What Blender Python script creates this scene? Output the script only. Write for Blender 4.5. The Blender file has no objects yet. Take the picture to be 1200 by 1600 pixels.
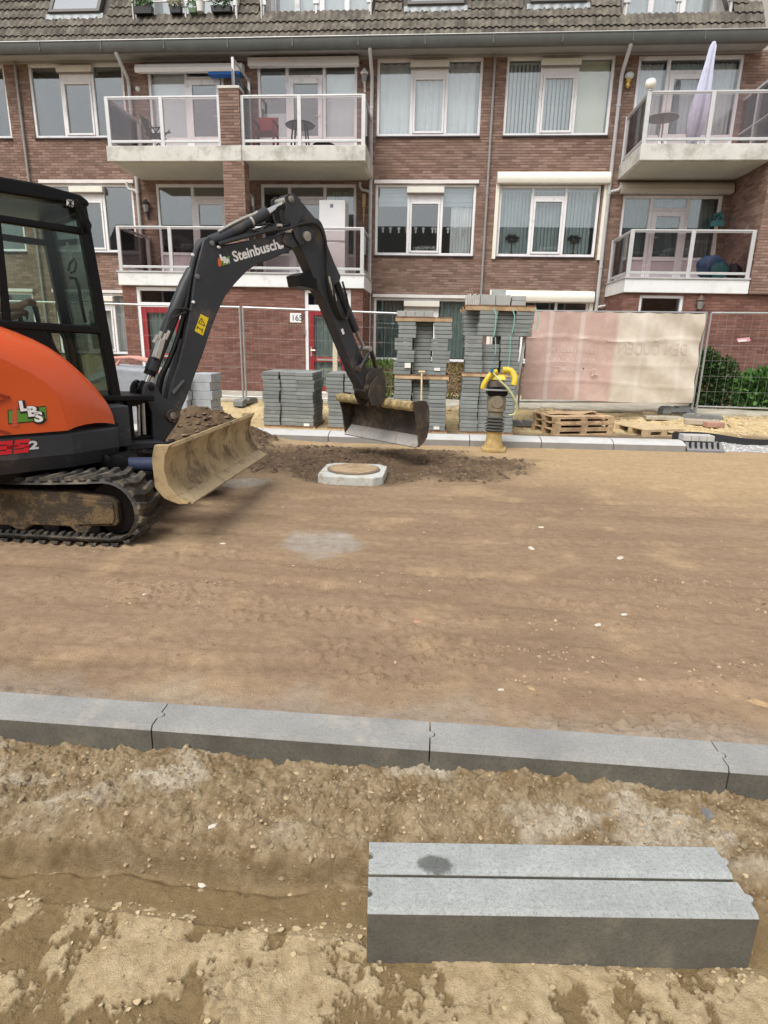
import bpy, bmesh, math, random
import numpy as np
from mathutils import Vector, Matrix, noise
random.seed(7); R=math.radians
SC=bpy.context.scene; COL=SC.collection
# ---------------------------------------------------------------- camera
F,PITCH,ROLL,YAW,CAMH=950.0,.2737,.0211,-.0805,1.40      # focal length in pixels of the 1200x1600 picture
fw=np.array([math.sin(YAW)*math.cos(PITCH),math.cos(YAW)*math.cos(PITCH),-math.sin(PITCH)])
rt=np.array([math.cos(YAW),-math.sin(YAW),0.]);up=np.cross(rt,fw)
rt,up=rt*math.cos(ROLL)+up*math.sin(ROLL),-rt*math.sin(ROLL)+up*math.cos(ROLL)
CP=np.array([0,0,CAMH])
cd=bpy.data.cameras.new('camera');cam=bpy.data.objects.new('camera',cd);COL.objects.link(cam)
cd.sensor_fit='VERTICAL';cd.sensor_height=24;cd.sensor_width=18;cd.lens=F/1600*24;cd.clip_start=.05;cd.clip_end=600
m=Matrix.Identity(4)
for i in range(3): m[i][0]=rt[i];m[i][1]=up[i];m[i][2]=-fw[i];m[i][3]=CP[i]
cam.matrix_world=m;SC.camera=cam
SC.cycles.transparent_max_bounces=32
SC.render.resolution_x=768;SC.render.resolution_y=1024
# ---------------------------------------------------------------- sky, sun, exposure
SUN_EL,SUN_AZ=56,205            # azimuth clockwise from +y
w=bpy.data.worlds.new('World');SC.world=w;w.use_nodes=True;nt=w.node_tree
bg=nt.nodes['Background'];sky=nt.nodes.new('ShaderNodeTexSky');sky.sky_type='NISHITA';sky.sun_disc=False
sky.sun_elevation=R(SUN_EL);sky.sun_rotation=R(SUN_AZ);sky.air_density=1.0;sky.dust_density=3.0;sky.ozone_density=1.0
hs=nt.nodes.new('ShaderNodeHueSaturation');hs.inputs['Saturation'].default_value=.12
nt.links.new(sky.outputs[0],hs.inputs['Color']);nt.links.new(hs.outputs[0],bg.inputs[0]);bg.inputs[1].default_value=.105
sl=bpy.data.lights.new('sun','SUN');so=bpy.data.objects.new('sun',sl);COL.objects.link(so)
sl.energy=1.5;sl.angle=R(38);sl.color=(1,.96,.9)
so.rotation_euler=(R(90-SUN_EL),0,R(180-SUN_AZ)) ; so.location=(-4,-10,20)
SC.view_settings.view_transform='Standard';SC.view_settings.look='None';SC.view_settings.gamma=1;SC.view_settings.use_curve_mapping=False
SC.view_settings.exposure=.86
# ---------------------------------------------------------------- pixel helpers (directions only; the plane gives the distance)
def ray(px,py): return fw+rt*(px-600)/F-up*(py-800)/F
def atY(px,py,Y): d=ray(px,py);return CP+d*(Y/d[1])
def atZ(px,py,Z): d=ray(px,py);return CP+d*((Z-CAMH)/d[2])
# ---------------------------------------------------------------- materials
MT={}
def nodes(name):
    m=bpy.data.materials.new(name);m.use_nodes=True;t=m.node_tree;b=t.nodes['Principled BSDF'];return m,t,b
def N(t,k,**kw):
    n=t.nodes.new(k)
    for a,v in kw.items():
        if hasattr(n,a): setattr(n,a,v)
        else: n.inputs[a].default_value=v
    return n
def ramp(t,src,lo,hi,c0=(0,0,0,1),c1=(1,1,1,1)):
    n=t.nodes.new('ShaderNodeValToRGB');e=n.color_ramp.elements;e[0].position=lo;e[1].position=hi;e[0].color=c0;e[1].color=c1
    t.links.new(src,n.inputs[0]);return n.outputs[0]
def mix(t,fac,a,b,mode='MIX'):
    n=t.nodes.new('ShaderNodeMix');n.data_type='RGBA';n.blend_type=mode
    for s,v in ((0,fac),(6,a),(7,b)):
        if isinstance(v,(int,float)): n.inputs[s].default_value=v
        elif isinstance(v,tuple): n.inputs[s].default_value=(*v[:3],1)
        else: t.links.new(v,n.inputs[s])
    return n.outputs[2]
def noi(t,co,scale,detail=4,rough=.6,out=0):
    n=N(t,'ShaderNodeTexNoise');n.inputs['Scale'].default_value=scale;n.inputs['Detail'].default_value=detail;n.inputs['Roughness'].default_value=rough
    t.links.new(co,n.inputs['Vector']);return n.outputs[out]
def objco(t): return N(t,'ShaderNodeTexCoord').outputs['Object']
def posco(t): return N(t,'ShaderNodeNewGeometry').outputs['Position']
def M(name,col,rough=.7,var=.15,scale=8,bump=.15,bscale=80,metal=0,dirt=None,damt=.5,dscale=6,island=0,spec=.5,coat=0,bd=.004,speck=0):
    if name in MT: return MT[name]
    m,t,b=nodes(name);co=posco(t)
    c=tuple(col)
    n1=noi(t,co,scale)
    out=mix(t,ramp(t,n1,.3,.7),tuple(x*(1-var) for x in c),tuple(min(1,x*(1+var)) for x in c))
    if island:
        g=N(t,'ShaderNodeNewGeometry');oi=N(t,'ShaderNodeObjectInfo')
        ad=N(t,'ShaderNodeMath',operation='ADD');t.links.new(g.outputs['Random Per Island'],ad.inputs[0]);t.links.new(oi.outputs['Random'],ad.inputs[1])
        fr=N(t,'ShaderNodeMath',operation='FRACT');t.links.new(ad.outputs[0],fr.inputs[0])
        k=ramp(t,fr.outputs[0],0,1,(1-island,)*3+(1,),(1+island,)*3+(1,));out=mix(t,1.0,out,k,'MULTIPLY')
    if speck:
        v=noi(t,co,260,3,.7);out=mix(t,ramp(t,v,.52,.66),out,tuple(x*(1-speck) for x in c));v=noi(t,co,95,4,.7);out=mix(t,ramp(t,v,.50,.66),out,mix(t,1.0,out,(1-speck*.7,)*3,'MULTIPLY'));v=noi(t,co,60,4,.7);out=mix(t,ramp(t,v,.54,.70),out,mix(t,1.0,out,(1+speck*.45,)*3,'MULTIPLY'))
    if dirt:
        d=noi(t,co,dscale,6,.7);out=mix(t,ramp(t,d,.62-damt*.5,.78-damt*.5),out,tuple(dirt))
        rr=ramp(t,d,.62-damt*.5,.78-damt*.5,(rough,)*3+(1,),(.9,)*3+(1,));t.links.new(rr,b.inputs['Roughness'])
    else: b.inputs['Roughness'].default_value=rough
    t.links.new(out,b.inputs['Base Color']);b.inputs['Metallic'].default_value=metal;b.inputs['Specular IOR Level'].default_value=spec
    if coat: b.inputs['Coat Weight'].default_value=coat;b.inputs['Coat Roughness'].default_value=.08
    if bump:
        bn=N(t,'ShaderNodeBump');bn.inputs['Strength'].default_value=bump;bn.inputs['Distance'].default_value=bd
        t.links.new(noi(t,co,bscale,5,.65),bn.inputs['Height']);t.links.new(bn.outputs[0],b.inputs['Normal'])
    MT[name]=m;return m
def glass(name,tint,refl=.12,rough=.0,lw=.25):
    m,t,b=nodes(name);o=t.nodes['Material Output'];t.nodes.remove(b)
    tr=N(t,'ShaderNodeBsdfTransparent');tr.inputs[0].default_value=(*tint,1)
    gl=N(t,'ShaderNodeBsdfGlossy');gl.inputs['Roughness'].default_value=rough;gl.inputs[0].default_value=(.95,.98,1,1)
    l=N(t,'ShaderNodeLayerWeight');l.inputs[0].default_value=lw
    mp=N(t,'ShaderNodeMapRange');mp.inputs[3].default_value=refl;mp.inputs[4].default_value=.95;t.links.new(l.outputs['Fresnel'],mp.inputs[0])
    mx=N(t,'ShaderNodeMixShader');t.links.new(mp.outputs[0],mx.inputs[0]);t.links.new(tr.outputs[0],mx.inputs[1]);t.links.new(gl.outputs[0],mx.inputs[2]);t.links.new(mx.outputs[0],o.inputs[0])
    MT[name]=m;return m
# ---------------------------------------------------------------- mesh builder
class MB:
    def __init__(s): s.v=[];s.f=[]
    def add(s,vs,fs):
        n=len(s.v);s.v+= [tuple(float(c) for c in p) for p in vs];s.f+=[tuple(n+i for i in q) for q in fs];return s
    def box(s,x0,x1,y0,y1,z0,z1):
        return s.add([(x0,y0,z0),(x1,y0,z0),(x1,y1,z0),(x0,y1,z0),(x0,y0,z1),(x1,y0,z1),(x1,y1,z1),(x0,y1,z1)],
            [(3,2,1,0),(4,5,6,7),(0,1,5,4),(1,2,6,5),(2,3,7,6),(3,0,4,7)])
    def obox(s,c,ax,ay,az,hx,hy,hz):
        c,ax,ay,az=(np.array(q,float) for q in (c,ax,ay,az));vs=[]
        for k in (-1,1):
            for i,j in ((-1,-1),(1,-1),(1,1),(-1,1)): vs.append(c+ax*hx*i+ay*hy*j+az*hz*k)
        return s.add(vs,[(3,2,1,0),(4,5,6,7),(0,1,5,4),(1,2,6,5),(2,3,7,6),(3,0,4,7)])
    def bar(s,p,q,w,h,upv=(0,0,1)):
        p=np.array(p,float);q=np.array(q,float);d=q-p;L=np.linalg.norm(d);d/=L;u=np.array(upv,float)
        if abs(d@u)>.99:u=np.array((1.,0,0))
        a=np.cross(d,u);a/=np.linalg.norm(a);u=np.cross(a,d)
        return s.obox((p+q)/2,d,-a,u,L/2,w/2,h/2)
    def tube(s,pts,r,n=8,cap=True):
        pts=[np.array(p,float) for p in pts];rs=r if isinstance(r,(list,tuple)) else [r]*len(pts);rings=[];pa=None
        for i,p in enumerate(pts):
            d=pts[min(i+1,len(pts)-1)]-pts[max(i-1,0)];d/=np.linalg.norm(d)+1e-12
            if pa is None:
                u=np.array((0,0,1.)) if abs(d[2])<.9 else np.array((1.,0,0));a=np.cross(d,u)
            else: a=pa-d*(pa@d)
            a/=np.linalg.norm(a)+1e-12;pa=a;b=np.cross(d,a)
            rings.append([p+rs[i]*(a*math.cos(k*2*math.pi/n)+b*math.sin(k*2*math.pi/n)) for k in range(n)])
        vs=[q for g in rings for q in g];fs=[]
        for i in range(len(pts)-1):
            for k in range(n): fs.append((i*n+k,i*n+(k+1)%n,(i+1)*n+(k+1)%n,(i+1)*n+k))
        if cap: fs.append(tuple(range(n-1,-1,-1)));fs.append(tuple((len(pts)-1)*n+k for k in range(n)))
        return s.add(vs,fs)
    def prism(s,pts,off):
        n=len(pts);off=np.array(off,float);vs=[np.array(p,float) for p in pts];vs=vs+[p+off for p in vs]
        return s.add(vs,[tuple(range(n-1,-1,-1)),tuple(range(n,2*n))]+[(i,(i+1)%n,n+(i+1)%n,n+i) for i in range(n)])
    def grid(s,P,closed=False):
        r=len(P);c=len(P[0]);fs=[]
        for i in range(r-1):
            for j in range(c if closed else c-1): fs.append((i*c+j,i*c+(j+1)%c,(i+1)*c+(j+1)%c,(i+1)*c+j))
        return s.add([q for row in P for q in row],fs)
    def lathe(s,c,prof,n=16,axis=(0,0,1)):
        ax=np.array(axis,float);ax/=np.linalg.norm(ax);u=np.array((1.,0,0)) if abs(ax[0])<.9 else np.array((0,1.,0));a=np.cross(ax,u);a/=np.linalg.norm(a);b=np.cross(ax,a);c=np.array(c,float)
        P=[[c+ax*h+r*(a*math.cos(k*2*math.pi/n)+b*math.sin(k*2*math.pi/n)) for k in range(n)] for r,h in prof];st=len(s.v);s.grid(P,True)
        s.f.append(tuple(st+k for k in range(n-1,-1,-1)));s.f.append(tuple(st+(len(P)-1)*n+k for k in range(n)));return s
    def mesh(s,name,mat,smooth=False,off=(0,0,0)):
        me=bpy.data.meshes.new(name);me.from_pydata([(x-off[0],y-off[1],z-off[2]) for x,y,z in s.v],[],s.f)
        if mat: me.materials.append(mat)
        bm=bmesh.new();bm.from_mesh(me);bmesh.ops.recalc_face_normals(bm,faces=bm.faces);bm.to_mesh(me);bm.free()
        if smooth: me.polygons.foreach_set('use_smooth',[True]*len(me.polygons))
        return me
    def base(s):
        a=np.array(s.v);return ((a[:,0].min()+a[:,0].max())/2,(a[:,1].min()+a[:,1].max())/2,a[:,2].min())
    def build(s,name,mat,parent=None,bevel=0,smooth=False,seg=2,ang=35):
        off=WL[parent.name] if parent else s.base()
        o=bpy.data.objects.new(name,s.mesh(name,mat,smooth,off));COL.objects.link(o);WL[o.name]=off
        if parent: o.parent=parent
        else: o.location=off
        if bevel:
            b=o.modifiers.new('bevel','BEVEL');b.width=bevel;b.segments=seg;b.limit_method='ANGLE';b.angle_limit=R(ang)
            o.data.polygons.foreach_set('use_smooth',[True]*len(o.data.polygons));b.harden_normals=True
        elif smooth: smooth_by_angle(o.data)
        return o
WL={}
def smooth_by_angle(me,ang=38):
    bm=bmesh.new();bm.from_mesh(me)
    for e in bm.edges:
        if len(e.link_faces)==2 and e.calc_face_angle(0)>R(ang): e.smooth=False
    bm.to_mesh(me);bm.free()
def tag(o,label=None,cat=None,group=None,kind=None):
    for k,v in (('label',label),('category',cat),('group',group),('kind',kind)):
        if v: o[k]=v
    return o
def empty(name,loc,label=None,cat=None,group=None,kind=None):
    o=bpy.data.objects.new(name,None);COL.objects.link(o);o.location=tuple(float(c) for c in loc);o.empty_display_size=.1;WL[o.name]=tuple(o.location);return tag(o,label,cat,group,kind)
def inst(name,me,loc,rot=(0,0,0),parent=None,scale=None):
    o=bpy.data.objects.new(name,me);COL.objects.link(o);loc=np.array(loc,float)
    if parent: o.parent=parent;loc=loc-np.array(WL[parent.name])
    o.location=loc;o.rotation_euler=rot
    if scale: o.scale=scale
    WL[o.name]=tuple(loc);return o
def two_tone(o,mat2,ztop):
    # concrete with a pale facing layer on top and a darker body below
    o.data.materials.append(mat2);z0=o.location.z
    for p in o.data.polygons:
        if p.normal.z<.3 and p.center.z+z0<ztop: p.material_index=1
def text_mesh(body,size,mat,M4,ext=.001,bold=0,align='LEFT',shear=0,mirror=False,sx=1):
    cu=bpy.data.curves.new('t','FONT');cu.body=body;cu.size=size;cu.extrude=ext;cu.offset=bold;cu.align_x=align;cu.shear=shear;cu.resolution_u=3
    ob=bpy.data.objects.new('t',cu);COL.objects.link(ob);dg=bpy.context.evaluated_depsgraph_get()
    me=bpy.data.meshes.new_from_object(ob.evaluated_get(dg));bpy.data.objects.remove(ob);bpy.data.curves.remove(cu)
    me.transform(Matrix.Diagonal((-sx if mirror else sx,1,1,1)));me.transform(M4)
    me.materials.clear();me.materials.append(mat);return me
def link_mesh(name,me,parent):
    off=WL[parent.name];me.transform(Matrix.Translation((-off[0],-off[1],-off[2])))
    o=bpy.data.objects.new(name,me);COL.objects.link(o);o.parent=parent;WL[o.name]=off;return o
def frame4(o,x,y):
    x=np.array(x,float);x/=np.linalg.norm(x);y=np.array(y,float);y=y-x*(x@y);y/=np.linalg.norm(y);z=np.cross(x,y);m=Matrix.Identity(4)
    for i in range(3): m[i][0]=x[i];m[i][1]=y[i];m[i][2]=z[i];m[i][3]=o[i]
    return m
# ---------------------------------------------------------------- value noise (numpy)
def vn(x,y,seed=0):
    xi=np.floor(x).astype(np.int64);yi=np.floor(y).astype(np.int64);xf=x-xi;yf=y-yi
    def h(a,b):
        k=(a*374761393+b*668265263+seed*974711)&0xffffffff;k=((k^(k>>13))*1274126177)&0xffffffff;return ((k^(k>>16))&0xffff)/65535.
    u=xf*xf*(3-2*xf);v=yf*yf*(3-2*yf)
    return (h(xi,yi)*(1-u)+h(xi+1,yi)*u)*(1-v)+(h(xi,yi+1)*(1-u)+h(xi+1,yi+1)*u)*v
def fbm(x,y,sc,oc=4,seed=0,g=.5):
    s=0;a=1;t=0
    for i in range(oc): s=s+a*vn(x*sc+17.3*i,y*sc-9.1*i,seed+i);t+=a;a*=g;sc*=2.03
    return s/t
def wor(x,y,sc,seed=0,keep=1.):
    # rounded crumbs: one dome for each cell of a jittered grid
    x=x*sc;y=y*sc;xi=np.floor(x).astype(np.int64);yi=np.floor(y).astype(np.int64);best=np.zeros_like(x)
    def h(a,b,s):
        k=(a*374761393+b*668265263+(seed+s)*974711)&0xffffffff;k=((k^(k>>13))*1274126177)&0xffffffff;return ((k^(k>>16))&0xffff)/65535.
    for i in (-1,0,1):
        for j in (-1,0,1):
            a=xi+i;b=yi+j;d2=(x-a-h(a,b,1))**2+(y-b-h(a,b,2))**2;r=.25+.45*h(a,b,3);v=np.sqrt(np.maximum(0,r*r-d2))*(h(a,b,4)<keep);best=np.maximum(best,v)
    return best
def sst(a,b,x): q=np.clip((x-a)/(b-a),0,1);return q*q*(3-2*q)
# ================================================================ GROUND
KY=1.825      # front edge of the near kerb
KW=.15
def far_kerb_y(x): return 8.50+.055*np.maximum(0,x+.5)      # front edge of the far kerb
HOLE=(-.87,6.52)
def h_verge(x,y):
    d=KY-y
    k_=sst(-.1,.5,x);e_=d+.10*(fbm(x,y,2.2,3,3)-.5)+.05*(fbm(x,y,9,3,4)-.5)-.04*k_
    bank=np.where(k_>.5,sst(.46,.26,e_),.70*sst(.415,.392,e_)+.30*sst(.39,.20,e_))
    top=-.020-.075*fbm(x,y*.4,1.9,3,5)-.03*sst(.3,1.2,x)*sst(.35,.1,d)
    fine=.060*(fbm(x,y,11,4,11,.62)-.5)+.030*np.abs(fbm(x,y,32,3,13,.6)-.5)+.016*(fbm(x,y,70,2,12,.6)-.5)
    lo=-.168+.012*(fbm(x,y,3,3,21)-.5)+.004*(fbm(x,y,40,3,22)-.5)
    z=lo+(top-lo)*bank+fine*(.10+.90*bank)+(bank*(.35+.65*sst(.35,.6,fbm(x,y,5,2,14)))+.10*sst(.45,.36,d))*(.017*wor(x,y,24,1,.45)+.011*wor(x,y,56,2,.75)+.007*wor(x,y,115,3,.9))
    # ridge line along the foot of the bank and a thin edge left by the screed board
    z=z+.02*np.exp(-((d-.34-.03*np.sin(x*2.1))/.03)**2)*sst(.2,-.3,x)*(.4+fbm(x,y,9,2,7))-.022*np.exp(-((e_-.425)/.014)**2)*sst(.1,-.2,x)*sst(.3,.5,fbm(x,y,3,2,8))
    pl=pale_verge(x,y);z=z+.010*pl+.006*pl*(fbm(x,y,16,3,42)-.5)+.004*sst(.5,.53,fbm(x,y,22,3,43))*sst(.5,.62,d)
    e=d-(.585+.035*x);z=z+.006*np.exp(-(e/.006)**2)*sst(-.1,-.2,x)*sst(-1.4,-1.2,x)
    lump=sst(.42,.62,fbm(x,y,5,2,31))*sst(.60,.72,d)*sst(-.28,-.5,x);z=z+lump*(.03*(fbm(x,y,16,3,32)-.1)+.022*wor(x,y,40,5,.8)+.010*wor(x,y,95,6,.9))
    return z
def pale_verge(x,y):
    d=KY-y
    return sst(.50,.515,fbm(x*1.35+.2,y,5.2,7,41,.70)+.03*sst(.2,-.2,x)+.012)*sst(.50,.60,d)
def h_road(x,y):
    z=.010*(fbm(x,y,1.1,3,51)-.5)+.006*(fbm(x,y*2,6,3,52)-.5)
    cr=sst(.56,.68,fbm(x*.8,y*2.0,1.7,4,53,.6))*sst(4.6,3.2,y)+.5*sst(.60,.70,fbm(x*.7,y*2.0,1.5,4,63,.6))*sst(3.,4.,y);z=z+cr*(.012*(fbm(x,y,30,3,54,.65)-.42)+.030*wor(x,y,26,7,.5)+.014*wor(x,y*1.3,48,8,.7))
    z=z+.007*(fbm(x,y*1.4,20,3,55)-.5)
    ru=np.exp(-((y-2.62-.08*np.sin(x*1.3))/.05)**2)+.8*np.exp(-((y-2.95-.05*np.sin(x*1.9+1))/.04)**2);z=z+ru*.035*(fbm(x,y,20,3,56,.6)-.52)
    for y0,sl,dep in ((2.35,.03,.010),(3.25,-.05,.012),(3.62,-.05,.012),(4.3,.07,.010),(5.1,.06,.012),(5.5,.05,.012),(4.75,-.02,.008)):
        e=y-y0-sl*x-.05*np.sin(x*.9+y0);z=z-dep*np.exp(-(e/.05)**2)*(.5+fbm(x,y,7,2,int(y0*10)))+dep*.8*np.exp(-((e-.085)/.025)**2)*fbm(x,y,16,3,int(y0*20))-.0035*np.exp(-(e/.10)**4)*sst(.2,.7,np.sin(x*70+e*25))*sst(.42,.6,fbm(x,y,1.1,2,int(y0*30)))
    dk=dark_soil(x,y);mound=.075*sst(.2,.9,fbm(x,y,1.6,3,57))+.04*fbm(x,y,7,3,58)
    ring=np.hypot((x-HOLE[0])/1.0,(y-HOLE[1])/.95)
    z=z+dk*(mound-.03)*sst(.42,.7,ring)-.06*sst(.85,.5,ring)
    z=z+dk*.03*(fbm(x,y,24,3,59)-.5)
    hp=((x+3.15)/.85)**2+((y-8.0)/.75)**2;z=z+.50*np.exp(-hp*1.6)*(1+.25*(fbm(x,y,5,3,60)-.5))+.05*np.exp(-hp*1.2)*(fbm(x,y,16,3,61)-.5)
    z=z*sst(1.97,2.02,y)+0.012*sst(2.12,2.0,y)*1
    return z
def dark_soil(x,y):
    q=((x+.75)/1.85)**2+((y-7.15)/.98)**2+.9*(fbm(x,y,2.2,3,71)-.5)
    hp=((x+3.15)/.95)**2+((y-8.0)/.8)**2
    return np.maximum(sst(1.45,.65,q),sst(1.25,.9,hp+.5*(fbm(x,y,5,2,72)-.5)))
def h_bed(x,y):
    fy=far_kerb_y(x)
    z=-.12+.03*(fbm(x,y,1.7,3,81)-.5)+.03*(fbm(x,y,9,3,82)-.5)
    rise=sst(11.9,13.2,y+.9*(fbm(x,y,.8,2,83)-.5));z=z+rise*.16
    lump=sst(.45,.7,fbm(x,y,2.2,3,84))*np.exp(-((y-12.3)/.75)**2);z=z+lump*.12*(.4+fbm(x,y,11,3,85,.6))
    z=np.where(y>13.35,.055+.0*z,z)
    return z
def sand_mask(x,y): return sst(10.9,11.6,y+1.0*(fbm(x,y,.9,3,86)-.5)-.25*np.minimum(0,x-2.2))
def axis(a,b,core0,core1,fine,grow=1.06,mx=1.0):
    c=list(np.arange(core0,core1,fine));s=fine;x=core1;r=[]
    while x<b: r.append(x);s=min(s*grow,mx);x+=s
    r.append(b);s=fine;x=core0;l=[]
    while x>a: s=min(s*grow,mx);x-=s;l.append(max(x,a))
    return np.array(sorted(set(l+c+r)))
def sheet(name,xs,ys,hf,attrs,mat):
    X,Y=np.meshgrid(xs,ys);Z=hf(X,Y);nx,ny=len(xs),len(ys)
    me=bpy.data.meshes.new(name);n=nx*ny
    me.vertices.add(n);me.vertices.foreach_set('co',np.stack([X,Y,Z],-1).astype(np.float32).ravel())
    i=np.arange(n).reshape(ny,nx);q=np.stack([i[:-1,:-1],i[:-1,1:],i[1:,1:],i[1:,:-1]],-1).reshape(-1,4)
    me.loops.add(q.size);me.loops.foreach_set('vertex_index',q.astype(np.int32).ravel())
    me.polygons.add(len(q));me.polygons.foreach_set('loop_start',np.arange(0,q.size,4,dtype=np.int32));me.polygons.foreach_set('loop_total',np.full(len(q),4,dtype=np.int32))
    me.update(calc_edges=True);me.polygons.foreach_set('use_smooth',[True]*len(q))
    for k,fn in attrs.items():
        a=me.attributes.new(k,'FLOAT','POINT');a.data.foreach_set('value',(fn(X,Y)+0*X).astype(np.float32).ravel())
    me.materials.append(mat);o=bpy.data.objects.new(name,me);COL.objects.link(o);WL[o.name]=(0,0,0);o['kind']='structure';return o
def ground_mat(name,base,b2,masks,fscale=30,bump=.5,bd=.01,rough=.95,stretch=None,spk=.25):
    m,t,b=nodes(name);co=posco(t)
    out=mix(t,ramp(t,noi(t,co,1.3,5,.6),.3,.7),base,b2)
    if stretch:
        mp=N(t,'ShaderNodeMapping');mp.inputs['Scale'].default_value=stretch;mp.inputs['Rotation'].default_value=(0,0,.06);t.links.new(co,mp.inputs[0])
        out=mix(t,ramp(t,noi(t,mp.outputs[0],1.0,6,.62),.38,.66),mix(t,1.0,out,(.86,.85,.84),'MULTIPLY'),mix(t,1.0,out,(1.05,1.05,1.04),'MULTIPLY'))
    for k,c,c2 in masks:
        a=N(t,'ShaderNodeAttribute',attribute_name=k);cc=mix(t,ramp(t,noi(t,co,fscale*.35,7,.72),.36,.66),c,c2);out=mix(t,a.outputs['Fac'],out,cc)
    out=mix(t,ramp(t,noi(t,co,fscale,6,.7),.35,.75),out,mix(t,1.0,out,(.70,.68,.65),'MULTIPLY'))
    sp=noi(t,co,fscale*7,3,.7);out=mix(t,ramp(t,sp,.66,.76),out,mix(t,1.0,out,(1+spk,1+spk,1+spk),'MULTIPLY'))
    out=mix(t,ramp(t,noi(t,co,fscale*4.3,2,.6),.64,.72),out,mix(t,1.0,out,(.55,.52,.48),'MULTIPLY'))
    t.links.new(out,b.inputs['Base Color']);b.inputs['Roughness'].default_value=rough;b.inputs['Specular IOR Level'].default_value=.2
    bn=N(t,'ShaderNodeBump');bn.inputs['Strength'].default_value=bump;bn.inputs['Distance'].default_value=bd
    h=N(t,'ShaderNodeMath',operation='ADD');t.links.new(noi(t,co,fscale*1.4,8,.72),h.inputs[0]);t.links.new(noi(t,co,fscale*6,4,.7),h.inputs[1]);t.links.new(h.outputs[0],bn.inputs['Height'])
    t.links.new(bn.outputs[0],b.inputs['Normal']);return m
GM_verge=ground_mat('verge_soil',(.285,.198,.098),(.345,.25,.13),[('bank',(.245,.165,.083),(.52,.41,.26)),('chalk',(.50,.42,.31),(.72,.65,.53)),('pale',(.50,.375,.215),(.74,.59,.38))],40,.9,.010)
GM_road=ground_mat('road_soil',(.305,.213,.138),(.365,.26,.172),[('sandy',(.52,.38,.22),(.44,.32,.19)),('grey',(.42,.39,.35),(.36,.31,.26)),('dark',(.105,.07,.042),(.17,.118,.074))],16,.6,.014,stretch=(.55,3.2,1),spk=.15)
GM_bed=ground_mat('bed_soil',(.20,.15,.10),(.25,.19,.13),[('sand',(.60,.46,.25),(.68,.55,.33)),('gravel',(.42,.42,.42),(.5,.5,.49))],12,.7,.03)
def chalk(x,y):
    d=KY-y;return sst(.53,.62,fbm(x,y*1.5,2.6,4,91,.6)+.05*sst(-.4,.3,x))*sst(.40,.25,d)*.85
xs=axis(-14,14,-1.70,1.45,.0045,1.09,.8)
ys=np.concatenate([np.arange(-4,.7,.25),np.arange(.7,.95,.012),np.arange(.95,KY+.02,.0045)])
sheet('verge',xs,ys,h_verge,{'bank':lambda x,y:sst(.46,.36,KY-y),'chalk':chalk,'pale':pale_verge},GM_verge)
def sandy(x,y): return np.clip(sst(5.6,7.8,y+1.4*(fbm(x,y,.7,3,95)-.5)+.25*np.minimum(x,3))*.85+.5*sst(.6,.8,fbm(x,y,3,4,96)),0,1)
g1,g2=atZ(500,850,0),atZ(384,755,0)
def grey(x,y):
    n=fbm(x,y,6,3,97)-.5
    return np.clip(sst(1.0,.2,((x-g1[0])/.34)**2+((y-g1[1])/.36)**2+1.2*n)+sst(1.,.3,((x-g2[0])/.28)**2+((y-g2[1])/.25)**2+1.2*n)+.5*sst(2.25,2.02,y+.3*n),0,1)*.8
xs=axis(-16,16,-2.9,2.9,.012,1.05,.8);ys=np.concatenate([np.arange(KY+KW-.03,3.2,.011),np.arange(3.2,8.2,.019),np.arange(8.2,9.5,.03)])
sheet('road',xs,ys,lambda x,y:np.where(y>far_kerb_y(x)+.12,-.16,h_road(x,y)),{'sandy':sandy,'grey':grey,'dark':dark_soil},GM_road)
xs=axis(-18,16,-4.5,7.6,.045,1.08,1.);ys=np.concatenate([np.arange(8.56,13.4,.04),np.arange(13.4,18.2,.4)])
gv=lambda x,y: sst(3.9,4.15,x-.1*(y-8.8)+.2*(fbm(x,y,3,2,98)-.5))*sst(10.9,10.6,y)
sheet('footpath_bed',xs,ys,lambda x,y:np.where(y<far_kerb_y(x)+.02,-.17,h_bed(x,y)),{'sand':sand_mask,'gravel':gv},GM_bed)
xs=np.array([-250.,-60,-20,20,60,250]);o=sheet('ground',xs,xs,lambda x,y:0*x-.34,{},GM_bed)
# scattered stones and clods: uncountable, one mesh for each kind of soil
def h_any(x,y):
    x=np.array([x]);y=np.array([y])
    if y<KY: return float(h_verge(x,y)[0])
    if y<far_kerb_y(x)[0]: return float(h_road(x,y)[0])
    return float(h_bed(x,y)[0])
def stones(name,pts,mat,label,cat):
    mb=MB();rnd=random.Random(5)
    for (x,y,z,r) in pts:
        k=5;a0=rnd.random()*6;vs=[]
        e=rnd.uniform(.6,1.2)
        for i in range(k):
            a=a0+i*2*math.pi/k;rr=r*rnd.uniform(.75,1.15);vs.append((x+rr*e*math.cos(a),y+rr/e*math.sin(a),z+r*rnd.uniform(-.1,.15)))
        b=r*rnd.uniform(.35,.75);vs.append((x+r*rnd.uniform(-.3,.3),y+r*rnd.uniform(-.3,.3),z+b))
        vs.append((x+r*rnd.uniform(-.4,.4),y+r*rnd.uniform(-.4,.4),z+b*.85))
        mb.add(vs,[(0,1,5),(1,2,5),(2,6,5),(2,3,6),(3,4,6),(4,5,6),(4,0,5)])
    o=mb.build(name,mat);return tag(o,label,cat,kind='stuff')
rnd=random.Random(11);P=[]
for i in range(7000):
    x=rnd.uniform(-1.7,1.8);d=abs(rnd.gauss(.2,.12));y=KY-.01-d
    if d>.5 and rnd.random()<.6: continue
    P.append((x,y,rnd.choice([.0015,.002,.002,.003,.003,.004,.004,.006,.009])*rnd.uniform(.7,1.3)))
for i in range(500):
    x=rnd.uniform(-1.2,1.2);y=rnd.uniform(.8,1.45);P.append((x,y,rnd.choice([.002,.003,.003,.004,.007])))
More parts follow.
